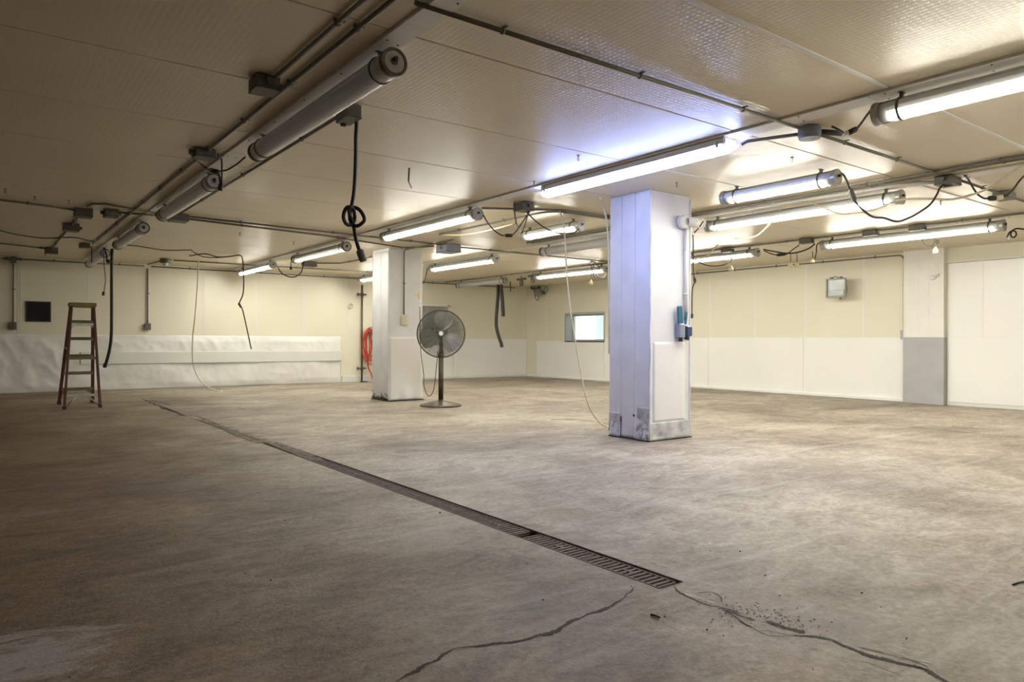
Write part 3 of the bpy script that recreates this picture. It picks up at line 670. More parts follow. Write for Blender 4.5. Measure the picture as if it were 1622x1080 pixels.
# floodlight
def floodlight(o_, n, s, label, cord):
    """front towards n, back plate on the wall at o_"""
    o_ = Vector(o_); n = Vector(n); z = Vector((0, 0, 1)); sd = n.cross(z)
    r = empty('floodlight', o_, label, 'floodlight', 'wall floodlights')
    b = MB(); b.obox(o_+n*.02, (sd, z, n), (.09*s, .07*s, .02), .006); b.obox(o_+n*.07, (sd, z, n), (.035*s, .03*s, .05), .006); b.build('wall_bracket', 'box', r)
    c = o_+n*.16; b = MB()
    # body: tapered housing
    vs = []
    for (k, w, h, zz) in ((0, .12, .10, .0), (.06, .17, .15, 0), (.16, .20, .19, -.0)):
        for i, j in ((-1, -1), (1, -1), (1, 1), (-1, 1)): vs.append(c+n*(k-.05)+sd*w*i*s+z*(h*j+zz)*s)
    fs = [[3, 2, 1, 0]]
    for q in range(2):
        for i in range(4): fs.append((q*4+i, q*4+(i+1) % 4, q*4+4+(i+1) % 4, q*4+4+i))
    b.add(vs, fs); 
    for i in (-1, 1): b.obox(c+n*.115+sd*.19*i*s, (sd, z, n), (.014*s, .19*s, .014), .004); b.obox(c+n*.115+z*.18*i*s, (sd, z, n), (.20*s, .014*s, .014), .004)
    b.build('housing', 'vent', r)
    b = MB(); b.obox(c+n*.095, (sd, z, n), (.18*s, .168*s, .004), .002); b.obox(c+n*.104-z*.10*s, (sd, z, n), (.16*s, .06*s, .006), .003); b.build('glass', 'lens', r)
    for i in (-1, 1):
        b = MB(); b.obox(c+n*.10+z*.205*s+sd*.1*i*s, (sd, z, n), (.03*s, .012, .02), .004); b.build('latch', 'black', r)
    b = MB(); b.cyl(c+n*.09-z*.19*s-sd*.08*s, c+n*.09-z*.225*s-sd*.08*s, .012, 8); b.build('drain_screw', 'black', r)
    b = MB(); b.tube(spline([o_+n*.05+sd*a*s+z*q*s for a, q in cord]), .007, 6); b.build('lead', 'cord', r)
    return r
fl = onx(1337, 457, XW)
floodlight((XW, fl.y+.02, fl.z), (-1, 0, 0), .98, 'square grey floodlight on the wall beside the pilaster', ((.05, .18), (.12, .25), (.2, .2), (.22, .05), (.22, -.05)))
f2 = onx(862, 464, XW)
r2 = floodlight((XW, f2.y, f2.z), (-1, 0, 0), .62, 'small tilted floodlight with dark bracket above the far wall corner', ((-.05, .1), (-.2, .3), (-.3, .25), (-.35, .1), (-.1, -.1)))
b = MB(); pc = Vector((XW, f2.y, f2.z))
b.obox(pc+Vector((-.15, .15, .09)), ((0, 1, .3), (1, 0, 0), (0, -.3, 1)), (.30, .05, .035), .01); b.obox(pc+Vector((-.1, .22, .12)), ((0, 1, -.5), (1, 0, 0), (0, .5, 1)), (.14, .04, .03), .01)
b.tube(spline([pc+Vector((-.1, .32, min(.5, H-pc.z-.02))), pc+Vector((-.12, .3, .15)), pc+Vector((-.16, .25, -.1)), pc+Vector((-.16, .12, -.22)), pc+Vector((-.16, .05, -.05))]), .012, 6); b.build('tilt_arm', 'box', r2)

# near column fittings
Yf = 5.345
c = Vector((6.455, Yf-.012, 2.42))
v = empty('column_lamp', (6.42, Yf, 2.40), 'white round jar lamp at the top of the bluish column conduit', 'lamp')
b = MB(); b.lathe([(0, 0), (.075, 0), (.08, .012), (.08, .05), (.06, .062), (0, .062)], (6.40, Yf-.012, 2.455), (0, -1, 0), 18); b.build('back_box', 'white', v)
b = MB(); b.lathe([(.05, 0), (.052, .05), (.058, .10), (.055, .16), (.035, .18), (0, .182)], (6.43, Yf-.055, 2.455), (1, -.12, 0.03), 16); b.build('jar', 'white', v)
b = MB(); b.ring((6.66, Yf-.085, 2.455), (1, -.12, 0), .055, .008, 18, 6); b.build('guard_ring', 'white', v)
conduit([(6.46, Yf-.03, 2.39), (6.46, Yf-.03, 1.34)], 'white conduit down the bluish column to the switch box', 'vertical conduits', .5, .022, 'white', wall=(0, 1, 0))
sw = empty('switch_box', (6.36, Yf, 1.20), 'grey switch box with navy plug on the bluish column', 'switch')
b = MB(); b.box(6.30, 6.395, Yf-.085, Yf-.012, 1.14, 1.30, .01); b.build('body', 'bluebox', sw)
b = MB(); b.box(6.40, 6.50, Yf-.10, Yf-.02, 1.16, 1.275, .012); b.cyl((6.45, Yf-.06, 1.16), (6.44, Yf-.06, 1.12), .03, 10); b.build('plug', 'navy', sw)
b = MB(); b.cyl((6.35, Yf-.05, 1.14), (6.35, Yf-.05, 1.10), .022, 10); b.build('cord_grip', 'black', sw)
b = MB(); b.obox((6.33, Yf-.055, 1.40), ((1, 0, .10), (0, 1, 0), (-.10, 0, 1)), (.04, .012, .10), .008); o = tag(b.build('pouch', 'teal', None, (6.33, Yf-.04, 1.3)), 'teal plastic pouch tucked behind the bluish column conduit', 'pouch')
b = MB(); b.obox((6.43, Yf-.058, 1.365), ((1, 0, -.15), (0, 1, 0), (.15, 0, 1)), (.016, .01, .075), .006); b.build('flap', 'teal', o)

# pipe stand and red hose behind the fan column
hx = 8.10
b = MB(); b.cyl((hx, YW-.14, 0), (hx, YW-.14, 2.55), .022, 10); o = tag(b.build('standpipe', 'bronze', None, (hx, YW-.14, 0)), 'thin brown standpipe beside the red hose', 'pipe')
for z in (2.3, .36):
    b = MB(); b.cyl((hx-.12, YW-.14, z), (hx+.12, YW-.14, z), .02, 10); b.cyl((hx, YW-.14, z-.05), (hx, YW-.14, z+.05), .035, 10); b.lathe([(.05, -.01), (.05, .01)], (hx-.12, YW-.14, z), (1, 0, 0), 10); b.build('valve', 'bronze', o)
b = MB(); b.lathe([(0, .02), (.10, .02), (.11, 0), (0, 0)], (hx+.06, YW-.14, 0), (0, 0, 1), 14); b.build('base', 'dirt', o)
b = MB()
for k in range(10):
    a0 = random.uniform(-.02, .02); R1 = .05+.022*k; R2 = .30+.02*k+.05*random.uniform(-1, 1); yy = YW-.07-.014*k
    pts = [(hx+.22+a0+R1*math.cos(t)*(1+.08*math.sin(3*t+k)), yy, 1.0-.02*k*.3+R2*math.sin(t)) for t in [2*math.pi*i/28 for i in range(29)]]
    b.tube(pts, .0125, 6)
b.tube(spline([(hx+.15, YW-.15, .66), (hx+.17, YW-.16, .4), (hx+.26, YW-.17, .2), (hx+.32, YW-.17, .03), (hx+.6, YW-.2, .02)]), .017, 6)
o = tag(b.build('hose_coil', 'red', None, (hx+.22, YW-.1, .5)), 'red rubber hose coiled on the wall behind the fan column', 'hose')
b = MB(); b.tube(spline([(hx+.22, YW-.02, 1.40), (hx+.22, YW-.3, 1.38), (hx+.22, YW-.34, 1.44)]), .018, 6); b.build('hook', 'steel', o)
b = MB(); b.ring((7.83, YW-.05, 2.0), (0, 1, 0), .06, .012, 18, 6); tag(b.build('hook', 'white', None, (7.83, YW, 2.0)), 'small white wall hook next to the standpipe', 'hook')

# ------------------------------------------------------------------ stepladder
ld = empty('stepladder', (1.36, 13.75, 0), 'red brown fibreglass stepladder with yellow top on the floor', 'ladder')
yT, zT = 13.66, 1.66
def rail(b, p, q, w=.045, d=.022):
    p, q = Vector(p), Vector(q); a = (q-p).normalized(); x = Vector((1, 0, 0)); x = (x-a*x.dot(a)).normalized(); y = a.cross(x)
    b.obox((p+q)/2, (x, y, a), (d, w, (q-p).length/2), .004)
tops = (1.24, 1.55)
for k, xb in enumerate((1.12, 1.61)):
    b = MB(); rail(b, (xb, 14.22, .03), (tops[k], yT+.04, zT)); b.build('side_rail', 'fibre', ld)
    b = MB(); b.obox((xb, 14.225, .02), ((1, 0, 0), (0, 1, 0), (0, 0, 1)), (.03, .055, .02), .006); b.build('rubber_foot', 'black', ld)
for k, xb in enumerate((1.11, 1.60)):
    b = MB(); rail(b, (xb, 13.2, .03), (tops[k], yT-.06, zT), .03, .018); b.build('rear_leg', 'fibre', ld)
    b = MB(); b.obox((xb, 13.195, .02), ((1, 0, 0), (0, 1, 0), (0, 0, 1)), (.025, .045, .02), .006); b.build('rubber_foot', 'black', ld)
for z in (.265, .54, .83, 1.12, 1.40):
    t = z/zT; x0 = 1.12+(tops[0]-1.12)*t; x1 = 1.61+(tops[1]-1.61)*t; y = 14.22+(yT+.04-14.22)*t
    b = MB(); b.box(x0, x1, y-.045, y+.045, z-.012, z+.012, .004); b.box(x0, x1, y-.045, y-.037, z-.04, z, .002)
    if z < .3: b.add([(x0+.02, y-.04, z), (x0+.16, y-.04, z), (x0+.02, y-.04, z-.1)], [(0, 1, 2)]); b.add([(x1-.02, y-.04, z), (x1-.16, y-.04, z), (x1-.02, y-.04, z-.1)], [(2, 1, 0)])
    b.build('step', 'alu', ld)
for z in (.20, .79, 1.34):
    t = z/zT; x0 = 1.11+(tops[0]-1.11)*t; x1 = 1.60+(tops[1]-1.60)*t; y = 13.2+(yT-.06-13.2)*t
    b = MB(); b.box(x0, x1, y-.018, y+.018, z-.02, z+.02, .004)
    if z < .3: b.cyl((x0+.01, y, .03), (x0+.17, y, z), .010, 6); b.cyl((x1-.01, y, .03), (x1-.17, y, z), .010, 6)
    elif z > 1: b.cyl((x0, y, z-.07), (x0+.07, y, z), .009, 6); b.cyl((x1, y, z-.07), (x1-.07, y, z), .009, 6)
    b.build('rear_brace', 'alubright' if z != .79 else 'alu', ld)
b = MB(); b.box(1.20, 1.59, yT-.12, yT+.12, zT-.03, zT+.035, .012); b.box(1.26, 1.53, yT-.125, yT-.10, zT-.05, zT-.02, .008); b.build('top_cap', 'yellow', ld)
for k, x in enumerate((1.17, 1.58)):
    b = MB(); t = .55; b.cyl((x, 13.52, .93), (x, 13.76, .96), .010, 6); b.cyl((x, 13.76, .96), (x, 13.98, .93), .010, 6); b.build('spreader', 'alubright', ld)

# ------------------------------------------------------------------ pedestal fan
fx, fy = 6.24, 10.30
fan = empty('pedestal_fan', (fx, fy, 0), 'large brown pedestal fan with wire cage in front of the column', 'fan')
nd = (Vector((0, 0, 0))-Vector((fx, fy, 0))).normalized()          # faces the middle of the room
b = MB(); b.lathe([(0, .0), (.345, .0), (.352, .012), (.34, .028), (.20, .062), (.09, .085), (.045, .10), (.04, .13), (0, .13)], (fx, fy, 0), (0, 0, 1), 40); b.build('base', 'bronze', fan)
b = MB(); b.cyl((fx, fy, .1), (fx, fy, .86), .042, 18); b.cyl((fx, fy, .86), (fx, fy, 1.02), .042, 18, .03); b.cyl((fx, fy, .82), (fx, fy, .88), .05, 18); b.build('pole', 'bronze', fan)
hub = Vector((fx, fy, 1.215)); z = Vector((0, 0, 1)); sd = nd.cross(z)
b = MB(); b.lathe([(0, -.24), (.07, -.24), (.09, -.20), (.09, -.04), (.05, -.02), (0, -.02)], hub, nd, 20); b.obox(hub-nd*.02-z*.14, (sd, z, nd), (.03, .12, .03), .008); b.build('motor', 'bronze', fan)
R = .395
cg = MB()
for k in range(36):
    rr = .055+(R-.055)*k/35
    for sg in (1, -1): cg.ring(hub+nd*(sg*.085*(1-(rr/R)**3)), nd, rr, .0019, 48, 4)
for k in range(16):
    a = 2*math.pi*(k+.5)/16; e = sd*math.cos(a)+z*math.sin(a)
    for sg in (1, -1): cg.tube([hub+e*(.05+(R-.05)*i/6)+nd*(sg*(.085*(1-((.05+(R-.05)*i/6)/R)**3)+.002)) for i in range(7)], .0024, 4)
cg.build('wire_cage', 'cage', fan)
b = MB(); b.ring(hub, nd, R+.004, .011, 56, 8); b.obox(hub-z*(R+.01), (sd, z, nd), (.03, .02, .02), .004); b.build('cage_rim', 'cage', fan)
b = MB(); b.lathe([(.055, 0), (.058, .012), (.03, .02), (.0, .02)], hub+nd*.085, nd, 20); o = b.build('cage_badge', 'cage', fan)
b = MB(); b.lathe([(.036, 0), (.034, .006), (.012, .007), (.010, .004), (0, .004)], hub+nd*.106, nd, 18); b.build('badge_ring', 'white', o)
for k in range(3):
    a0 = math.radians(100+120*k); b = MB(); vs = []; nu, nv = 8, 6
    for i in range(nu+1):
        for j in range(nv+1):
            r_ = .05+.32*i/nu; wd = math.radians(26+22*math.sin(math.pi*(i/nu)**.8)); a = a0+wd*(j/nv-.5)*1.7
            e = sd*math.cos(a)+z*math.sin(a); vs.append(hub+e*r_+nd*(.05*(j/nv-.5)+.004))
    K = len(vs); vs2 = [p-nd*.003 for p in vs]; W = nv+1; fs = []
    for i in range(nu):
        for j in range(nv):
            q = (i*W+j, (i+1)*W+j, (i+1)*W+j+1, i*W+j+1); fs.append(q); fs.append(tuple(K+x for x in q[::-1]))
    b.add(vs+vs2, fs, True); b.build('blade', 'blade', fan)
b = MB(); df = dep((fx, fy, .5)); b.tube(spline(cable([(665, 486), (665.5, 520), (667, 560), (671, 592), (671.5, 610), (675, 622), (679, 627), (684, 624), (688, 611), (692, 575), (694, 556)], df-.12, df-.12)), .006, 6)
b.build('power_cord', 'cord', fan)

# ------------------------------------------------------------------ cords, hoses, ropes
GH = 'cords and hoses hanging from the ceiling'
def cord(name, pts, r, mat, label, cat='cord', group=GH, k=6, n=7):
    P = spline(pts, k); b = MB(); b.tube(P, r, n); return tag(b.build(name, mat, None, P[0]), label, cat, group)
def endpiece(o, p, q, r, name, mat='black', n=10):
    b = MB(); p, q = Vector(p), Vector(q); m = p.lerp(q, .5); b.tube([p, p.lerp(q, .15), p.lerp(q, .85), q], [r*.8, r, r, r*.8], n); return b.build(name, mat, o)
# knotted cord
d = dep((2.12, 4.82, H-.1)); base = (2.12, 4.87, H-.085)
K = [(563, 188), (563.5, 220), (563, 262), (561, 300), (557, 326)]
loop = [(554, 340), (556, 352), (565, 358), (575, 352), (577, 345), (570, 333), (560, 328), (549, 329), (544, 342), (548, 354), (556, 356), (562, 347), (560, 332), (554, 328), (553, 336), (558, 350), (561, 362)]
tail = [(563, 375), (567, 390), (570, 398)]
pl_ = [Vector(base)]
for i, (x, y) in enumerate(K+loop+tail):
    dd = d+(.035*math.sin(i*1.3) if len(K) <= i < len(K)+len(loop) else 0); pl_.append(atd(x, y, dd))
o = cord('hanging_cable', pl_, .0135, 'black', 'thick black cord hanging in a knot from its ceiling box', n=9)
endpiece(o, atd(569.5, 396, d), atd(576, 414, d), .028, 'connector', 'box', 12)
b = MB(); b.cyl(Vector(base)+Vector((0, -.0, .06)), Vector(base)-Vector((0, 0, .03)), .022, 10); b.build('cord_grip', 'black', o)
# thick hose near ladder
d = 12.4; o = cord('hanging_hose', cable([(177.5, 394), (177, 440), (177, 490), (176.5, 530), (174, 552), (169, 572), (166, 581)], d), .026, 'black', 'thick black hose hanging beside the stepladder', 'hose')
endpiece(o, atd(167.5, 575, d), atd(165.5, 582, d), .03, 'ferrule')
o = cord('pull_string', cable([(164, 393), (165, 420), (167, 440), (166, 455), (164, 463)], 12.6), .007, 'cord', 'thin pull cord with bobble left of the thick black hose'); endpiece(o, atd(164.2, 462, 12.6), atd(163.5, 468, 12.6), .022, 'toggle')
o = cord('pull_string', cable([(145, 390), (145.5, 400), (145, 416)], 12.4), .009, 'cord', 'short dark cord hanging from the box above the ladder')
o = cord('pull_string', cable([(165, 392), (168, 400), (170, 414)], 12.2), .013, 'black', 'short black lead hanging at the tube light above the ladder'); endpiece(o, atd(169.5, 412, 12.2), atd(174, 416, 12.2), .03, 'plug')
cord('pull_rope', cable([(314, 411), (313, 450), (309, 500), (305, 540), (306, 575), (314, 598), (330, 613), (348, 620), (352, 619)], 14.2, 15.2), .012, 'whitecord', 'long white rope hanging down to the floor before the white sheet', 'rope')
o = cord('hanging_cable', cable([(300, 405), (325, 402), (345, 407), (365, 406), (378, 404), (384, 410), (386, 440), (385, 465), (379, 481), (384, 490), (391, 520), (398, 553)], 13.9, 14.0), .012, 'cord', 'dark cord hanging with a frayed thin end beside the white rope')
endpiece(o, atd(378, 480, 14), atd(382, 487, 14), .022, 'splice')
cord('slack_wire', cable([(0, 365), (30, 372), (70, 377), (115, 376), (140, 381), (160, 387)], 11.8, 12.8), .009, 'cord', 'slack cord drooping under the ceiling over the ladder')
cord('slack_wire', cable([(185, 386), (220, 390), (260, 396), (300, 396), (305, 398), (320, 406), (345, 408), (378, 404)], 12.6, 13.9), .009, 'cord', 'slack cord from the tube light toward the dark hanging cord')
# plug-draped fixture leads
d = dep((1.75, 7.1, 2.6))
o = cord('power_lead', cable([(300, 241), (304, 246), (315, 257), (330, 268), (338, 270)], d-.35, d-.05), .008, 'black', 'short black lead from box to the plug above the draped end cap'); endpiece(o, atd(332, 269, d-.06), atd(347, 272, d-.06), .020, 'plug')
o = cord('power_lead', cable([(347, 247), (351, 252), (351.5, 270), (351, 290), (350, 296), (348, 285), (347, 274)], d-.3, d-.1), .008, 'black', 'black lead looping over the draped end cap'); endpiece(o, atd(350, 291, d-.1), atd(349, 302, d-.1), .022, 'plug')
o = cord('power_lead', cable([(348, 271), (360, 269), (375, 260), (388, 249)], d-.06, d-.7), .008, 'black', 'black lead from draped plug to the largest unlit tube light')
# tube light B2 lead, etc.
d2 = dep((4.86, 7.2, H-.13)); d3 = dep((5.27, 6.8, H-.09))
o = cord('power_lead', cable([(766, 341), (772, 352), (782, 364), (793, 372), (799, 373)], d2, d2-.1), .008, 'cord', 'dark lead sagging from the lit tube light above the fan column'); endpiece(o, atd(800, 373, d2-.1), atd(812, 373, d2-.1), .022, 'plug', 'cord')
o = cord('power_lead', cable([(810, 373), (817, 367), (826, 354), (838, 336), (842, 323)], d2-.1, d3), .008, 'cord', 'lead rising from the sagging plug to the tangled junction box')
o = cord('power_lead', cable([(815, 320), (815, 335), (817, 350), (818, 356)], d3), .008, 'cord', 'lead hanging straight from the tangled junction box'); endpiece(o, atd(818, 355, d3), atd(823, 368, d3), .022, 'connector', 'creamplug')
o = cord('power_lead', cable([(840, 322), (836, 340), (831, 358), (826, 370)], d3, d3+.2), .007, 'cord', 'thin lead from the tangled junction box to the short tube light')
o = cord('power_lead', cable([(829, 330), (845, 347), (862, 360), (880, 368), (897, 370), (910, 368), (918, 361)], d3, dep((6.42, 7.04, H-.13))), .009, 'cord', 'long lead sagging in front of the short tube light under the box')
cord('slack_cable', cable([(700, 372), (730, 372), (760, 368), (790, 361), (815, 355)], dep((6.0, 9.6, H-.08)), d3), .012, 'creamcord', 'cream cable drooping under the ceiling behind the fan column light', 'cable')
# rope at column
o = cord('hanging_rope', cable([(951, 314), (954, 324), (959, 340), (962, 360), (964, 400), (964.5, 470), (965, 560)], dep((5.86, 6.05, H-.03))), .011, 'creamcord', 'cream rope running down the corner of the bluish column', 'rope')
d = 8.9; o = cord('hanging_rope', cable([(886, 334), (891, 347), (895, 380), (897, 420), (899, 450), (904, 495), (913, 550), (922, 600), (927, 625), (934, 645), (944, 662), (955, 673), (962, 676)], 9.0, dep(onz(962, 676, .02))), .010, 'creamcord', 'long cream rope trailing to the floor at the bluish column foot', 'rope')
cord('floor_string', [onz(x, y, .008) for x, y in ((873, 663.5), (890, 663), (905, 663), (925, 664.5), (945, 667), (962, 669))], .006, 'creamcord', 'thin cord lying on the floor beside the bluish column', group='cords on the floor')
# hoses by the corner
o = cord('hanging_hose', cable([(789, 451), (788.5, 470), (786.5, 495), (786, 515), (789, 530), (793.5, 543), (795, 550)], dep((10.7, 15.3, 2.5))), .045, 'black', 'longer of two black hoses hanging from the unlit tube light', 'hose')
o = cord('hanging_hose', cable([(793, 451), (795, 470), (796.5, 490), (797, 501)], dep((10.7, 15.2, 2.5))), .05, 'black', 'shorter of two black hoses hanging from the unlit tube light', 'hose')
o = cord('pull_string', cable([(808, 446), (808.5, 455), (808.5, 462)], 18.4), .014, 'black', 'short black cord beside the two hanging hoses')
for x, y, lab in ((826, 447, 'small dark socket cluster above the wall corner'), (844, 442, 'small dark socket at the end of the window-side lit tube light')):
    dd = dep(onz(x, y-4, H-.1)); p = atd(x, y, dd)
    b = MB(); b.lathe([(0, -.1), (.05, -.09), (.06, 0), (.04, .08), (0, .1)], p, (0, 0, 1), 10); b.cyl(p+Vector((-.14, 0, .06)), p+Vector((.14, 0, .1)), .03, 8); o = tag(b.build('lamp_socket', 'box', None, p), lab, 'lamp socket', 'bare sockets')
    b = MB(); b.cyl(p+Vector((0, 0, .08)), Vector((p.x, p.y, H)), .012, 6); b.build('stem', 'box', o)
# fan drop plug
d = dep(onz(664, 400, H-.03)); o = cord('drop_cable', cable([(664.5, 401), (664, 430), (664.3, 450), (665, 462)], d, dep((fx, fy, 1))), .006, 'creamcord', 'thin drop cord to the yellow plug beside the fan column')
dd = dep((fx, fy, 1)); endpiece(o, atd(664, 462, dd), atd(665, 474, dd), .028, 'plug', 'creamplug'); endpiece(o, atd(665, 475, dd), atd(665.3, 487, dd), .022, 'socket', 'whitecord')
b = MB(); b.tube(spline(cable([(664, 466), (659, 469), (656, 466), (660, 461), (666, 461)], dd)), .008, 6); b.build('cord_loop', 'creamplug', o)
o = cord('power_lead', cable([(691, 421), (680, 422), (676, 430), (674, 440), (670, 448), (664, 448), (662, 445)], dep((7.82, 13.4, H-.1))), .010, 'cord', 'lead curling from the lit tube light beyond the fan column')
o = cord('power_lead', cable([(440, 423), (446, 432), (457, 438), (468, 438), (477, 431), (481, 417)], dep((4.9, 14.8, 2.6))), .012, 'cord', 'dark lead sagging between the two far lit tube lights'); endpiece(o, atd(480, 420, 14.4), atd(483, 409, 14.4), .03, 'plug')
o = cord('pull_string', cable([(461, 414), (461, 421), (461, 425)], 12.2), .010, 'cord', 'tiny pull cord under the half lit tube light'); endpiece(o, atd(461, 422, 12.2), atd(461, 427, 12.2), .022, 'toggle')
# right hand side
db = dep((5.3, 2.93, H-.05)); df_ = dep((4.86, 2.32, H-.13))
o = cord('power_lead', cable([(1317, 200), (1328, 205), (1340, 211), (1352, 208), (1362, 198), (1372, 184), (1384, 169)], db, df_), .008, 'black', 'black lead with plug between round box and large lit tube light'); endpiece(o, atd(1343, 211, (db+df_)/2), atd(1357, 204, (db+df_)/2), .021, 'plug'); endpiece(o, atd(1338, 211, (db+df_)/2), atd(1346, 210, (db+df_)/2), .017, 'connector', 'whitecord')
dx = dep((7.77, 3.1, H-.1)); dc = dep((6.42, 3.53, H-.13))
o = cord('power_lead', cable([(1328, 274), (1335, 276), (1341, 286), (1346, 300), (1352, 315), (1362, 328), (1375, 339), (1385, 344), (1400, 345), (1420, 351), (1440, 345), (1458, 335), (1474, 323), (1484, 308), (1488, 299), (1496, 292), (1502, 292)], dc, dx), .0095, 'cord', 'long dark lead drooping under the lit tube lights by the bluish column', k=5)
endpiece(o, atd(1346.5, 300, dc+.05), atd(1354, 318, dc+.07), .024, 'inline_plug', 'box'); endpiece(o, atd(1496, 292.5, dx), atd(1509, 290, dx), .026, 'plug')
o = cord('power_lead', cable([(1528, 278), (1533, 283), (1540, 295), (1548, 307), (1558, 314), (1566, 314)], dx, dx+.15), .0095, 'black', 'black lead from the crossing box to the white socket'); endpiece(o, atd(1517, 278, dx), atd(1530, 278, dx), .02, 'plug'); endpiece(o, atd(1566, 314, dx+.15), atd(1577, 314, dx+.15), .026, 'plug_end')
endpiece(o, atd(1577, 314, dx+.15), atd(1588, 312, dx+.15), .027, 'connector', 'creamplug')
o = cord('power_lead', cable([(1588, 312), (1597, 307), (1606, 298), (1616, 285), (1626, 276), (1640, 270)], dx+.15, dx-.2), .0095, 'black', 'black lead rising from the white socket past the frame edge')
da = dep((7.7, 2.4, H-.05)); dbb = dep((7.9, 4.6, H-.2))
cord('slack_cable', cable([(1640, 256), (1620, 262), (1590, 281), (1560, 301), (1530, 311), (1505, 316), (1470, 315), (1440, 315), (1420, 318), (1390, 330), (1360, 336), (1330, 338), (1305, 329), (1280, 319), (1260, 318), (1245, 323), (1230, 340), (1218, 356), (1205, 369), (1195, 375), (1180, 377), (1165, 378)], da, dep((8.3, 6.2, H-.25)), ), .011, 'creamcord', 'long cream cable looping under the lit tube lights', 'cable', k=4)
cord('slack_cable', cable([(1137, 387), (1128, 397), (1120, 405), (1108, 408), (1098, 409)], dep((9.5, 7.5, H-.15))), .012, 'creamcord', 'short cream cable crossing the lamp beside the blue pouch column', 'cable')
# leads around E2
de = dep((10.7, 7.1, H-.15))
o = cord('power_lead', cable([(1209, 395), (1225, 398), (1245, 401), (1262, 400), (1280, 394), (1291, 386)], de, de-.3), .012, 'black', 'dark lead sagging between the two lights beside the pilaster row')
o = cord('power_lead', cable([(1210, 397), (1222, 402), (1233, 404), (1245, 403), (1256, 395), (1266, 388)], de, de-.2), .009, 'black', 'thinner lead with a black plug under the sagging dark lead'); endpiece(o, atd(1231, 404, de-.1), atd(1244, 402.5, de-.1), .026, 'plug')
o = cord('power_lead', cable([(1302, 382), (1294, 388), (1293, 400), (1290, 411), (1287, 416)], de-.4), .010, 'cord', 'lead hanging from the cap of the light above the pilaster')
o = cord('power_lead', cable([(1161, 404), (1158, 412), (1150, 418), (1138, 421), (1125, 421), (1113, 418), (1103, 412), (1098, 406), (1095, 401)], dep((10.6, 7.8, H-.12))), .010, 'cord', 'thin lead drooping below the light beside the blue pouch column')
o = cord('hanging_cable', cable([(1097.5, 372), (1098, 390), (1098, 420), (1099.5, 440), (1101, 445), (1097, 456), (1096, 475), (1096, 500)], dep((9.2, 7.1, H-.3))), .010, 'cord', 'dark cord hanging beside the blue pouch column edge'); endpiece(o, atd(1096, 497, dep((9.2, 7.1, H-.3))), atd(1095, 504, dep((9.2, 7.1, H-.3))), .026, 'plug', 'cord'); endpiece(o, atd(1100, 440, dep((9.2, 7.1, H-.3))), atd(1101, 447, dep((9.2, 7.1, H-.3))), .02, 'splice', 'cord')
o = cord('power_lead', cable([(1100, 368), (1108, 360), (1113, 352), (1117, 351)], 8.6, 8.9), .010, 'cord', 'short lead between jar lamp and the lit tube light')
o = cord('power_lead', cable([(943, 440), (938, 428), (936, 418), (938, 414), (946, 420), (955, 427), (961, 429)], dep((10.7, 11.2, H-.1))), .012, 'cord', 'lead looping over the lit tube light above the window')
o = cord('power_lead', cable([(939, 418), (943, 430), (948, 438), (955, 440), (961, 434)], dep((10.7, 11.2, H-.1))), .010, 'cord', 'second lead drooping over the light above the window')
# pull sockets with cream bodies
def pull_socket(x, y0, y, X, lab, ln=12):
    p0 = None; d = dep(onz(x, 0.5*(y0+y0), H-.05)) if False else X
    o = cord('pull_socket', cable([(x, y0), (x+.5, (y0+y)/2), (x, y)], d), .006, 'cord', lab, 'pull socket', 'cream pull sockets')
    b = MB(); a, c = atd(x, y-2, d), atd(x, y+ln, d); b.tube([a, a.lerp(c, .3), a.lerp(c, .35), c], [.018, .02, .036, .04], 10); b.build('socket_body', 'creamplug', o); return o
dE = dep((10.7, 7.5, H-.2))
pull_socket(1158, 405, 423, dE, 'cream pull socket under the light beside the blue pouch column', 6)
pull_socket(936, 428, 445, dep((10.7, 11.2, H-.2)), 'cream pull socket under the light above the window', 6)
pull_socket(1252, 400, 417, dep((11.2, 6.8, H-.2)), 'first of two cream pull sockets side by side under sagging leads', 6)
pull_socket(1262, 399, 417, dep((11.2, 6.75, H-.2)), 'second of two cream pull sockets, nearer the pilaster, under sagging leads', 6)
pull_socket(1287, 398, 411, dep((11., 6.4, H-.2)), 'cream pull socket at the cap of the light above the pilaster', 5)
o = pull_socket(1482, 382, 393, dep((11.2, 4.7, H-.2)), 'cream pull socket hanging in front of the pilaster top', 8)
b = MB(); b.tube(spline(cable([(1456, 365), (1458, 376), (1463, 385), (1471, 390), (1478, 388), (1481, 380)], dep((11.2, 4.7, H-.2)))), .007, 6); b.ring(atd(1485, 383, dep((11.2, 4.7, H-.2))), nd, .022, .006, 16, 6); b.build('lead', 'cord', o)
o = cord('coiled_lead', cable([(1640, 364), (1622, 363), (1610, 362), (1603, 366), (1601, 373), (1606, 376), (1610, 371), (1607, 366), (1600, 367), (1595, 376)], dep((10.9, 3.4, H-.15))), .010, 'black', 'black coiled lead hanging past the long lit tube light', 'cord'); endpiece(o, atd(1597, 374, dep((10.9, 3.4, H-.15))), atd(1600, 379, dep((10.9, 3.4, H-.15))), .02, 'plug', 'whitecord')
b = MB(); p = onx(1478, 440, XW-.135); b.lathe([(0, 0), (.04, 0), (.045, .02), (.02, .05), (0, .05)], p, (-1, 0, 0), 12); b.tube(spline([p, p+Vector((-.03, -.12, .10)), p+Vector((-.02, .02, .3))]), .004, 5); b.cyl(p+Vector((-.05, -.06, .03)), p+Vector((-.05, -.12, .05)), .018, 8); tag(b.build('wall_bracket', 'white', None, p), 'small white bracket with wire on the pilaster', 'bracket')
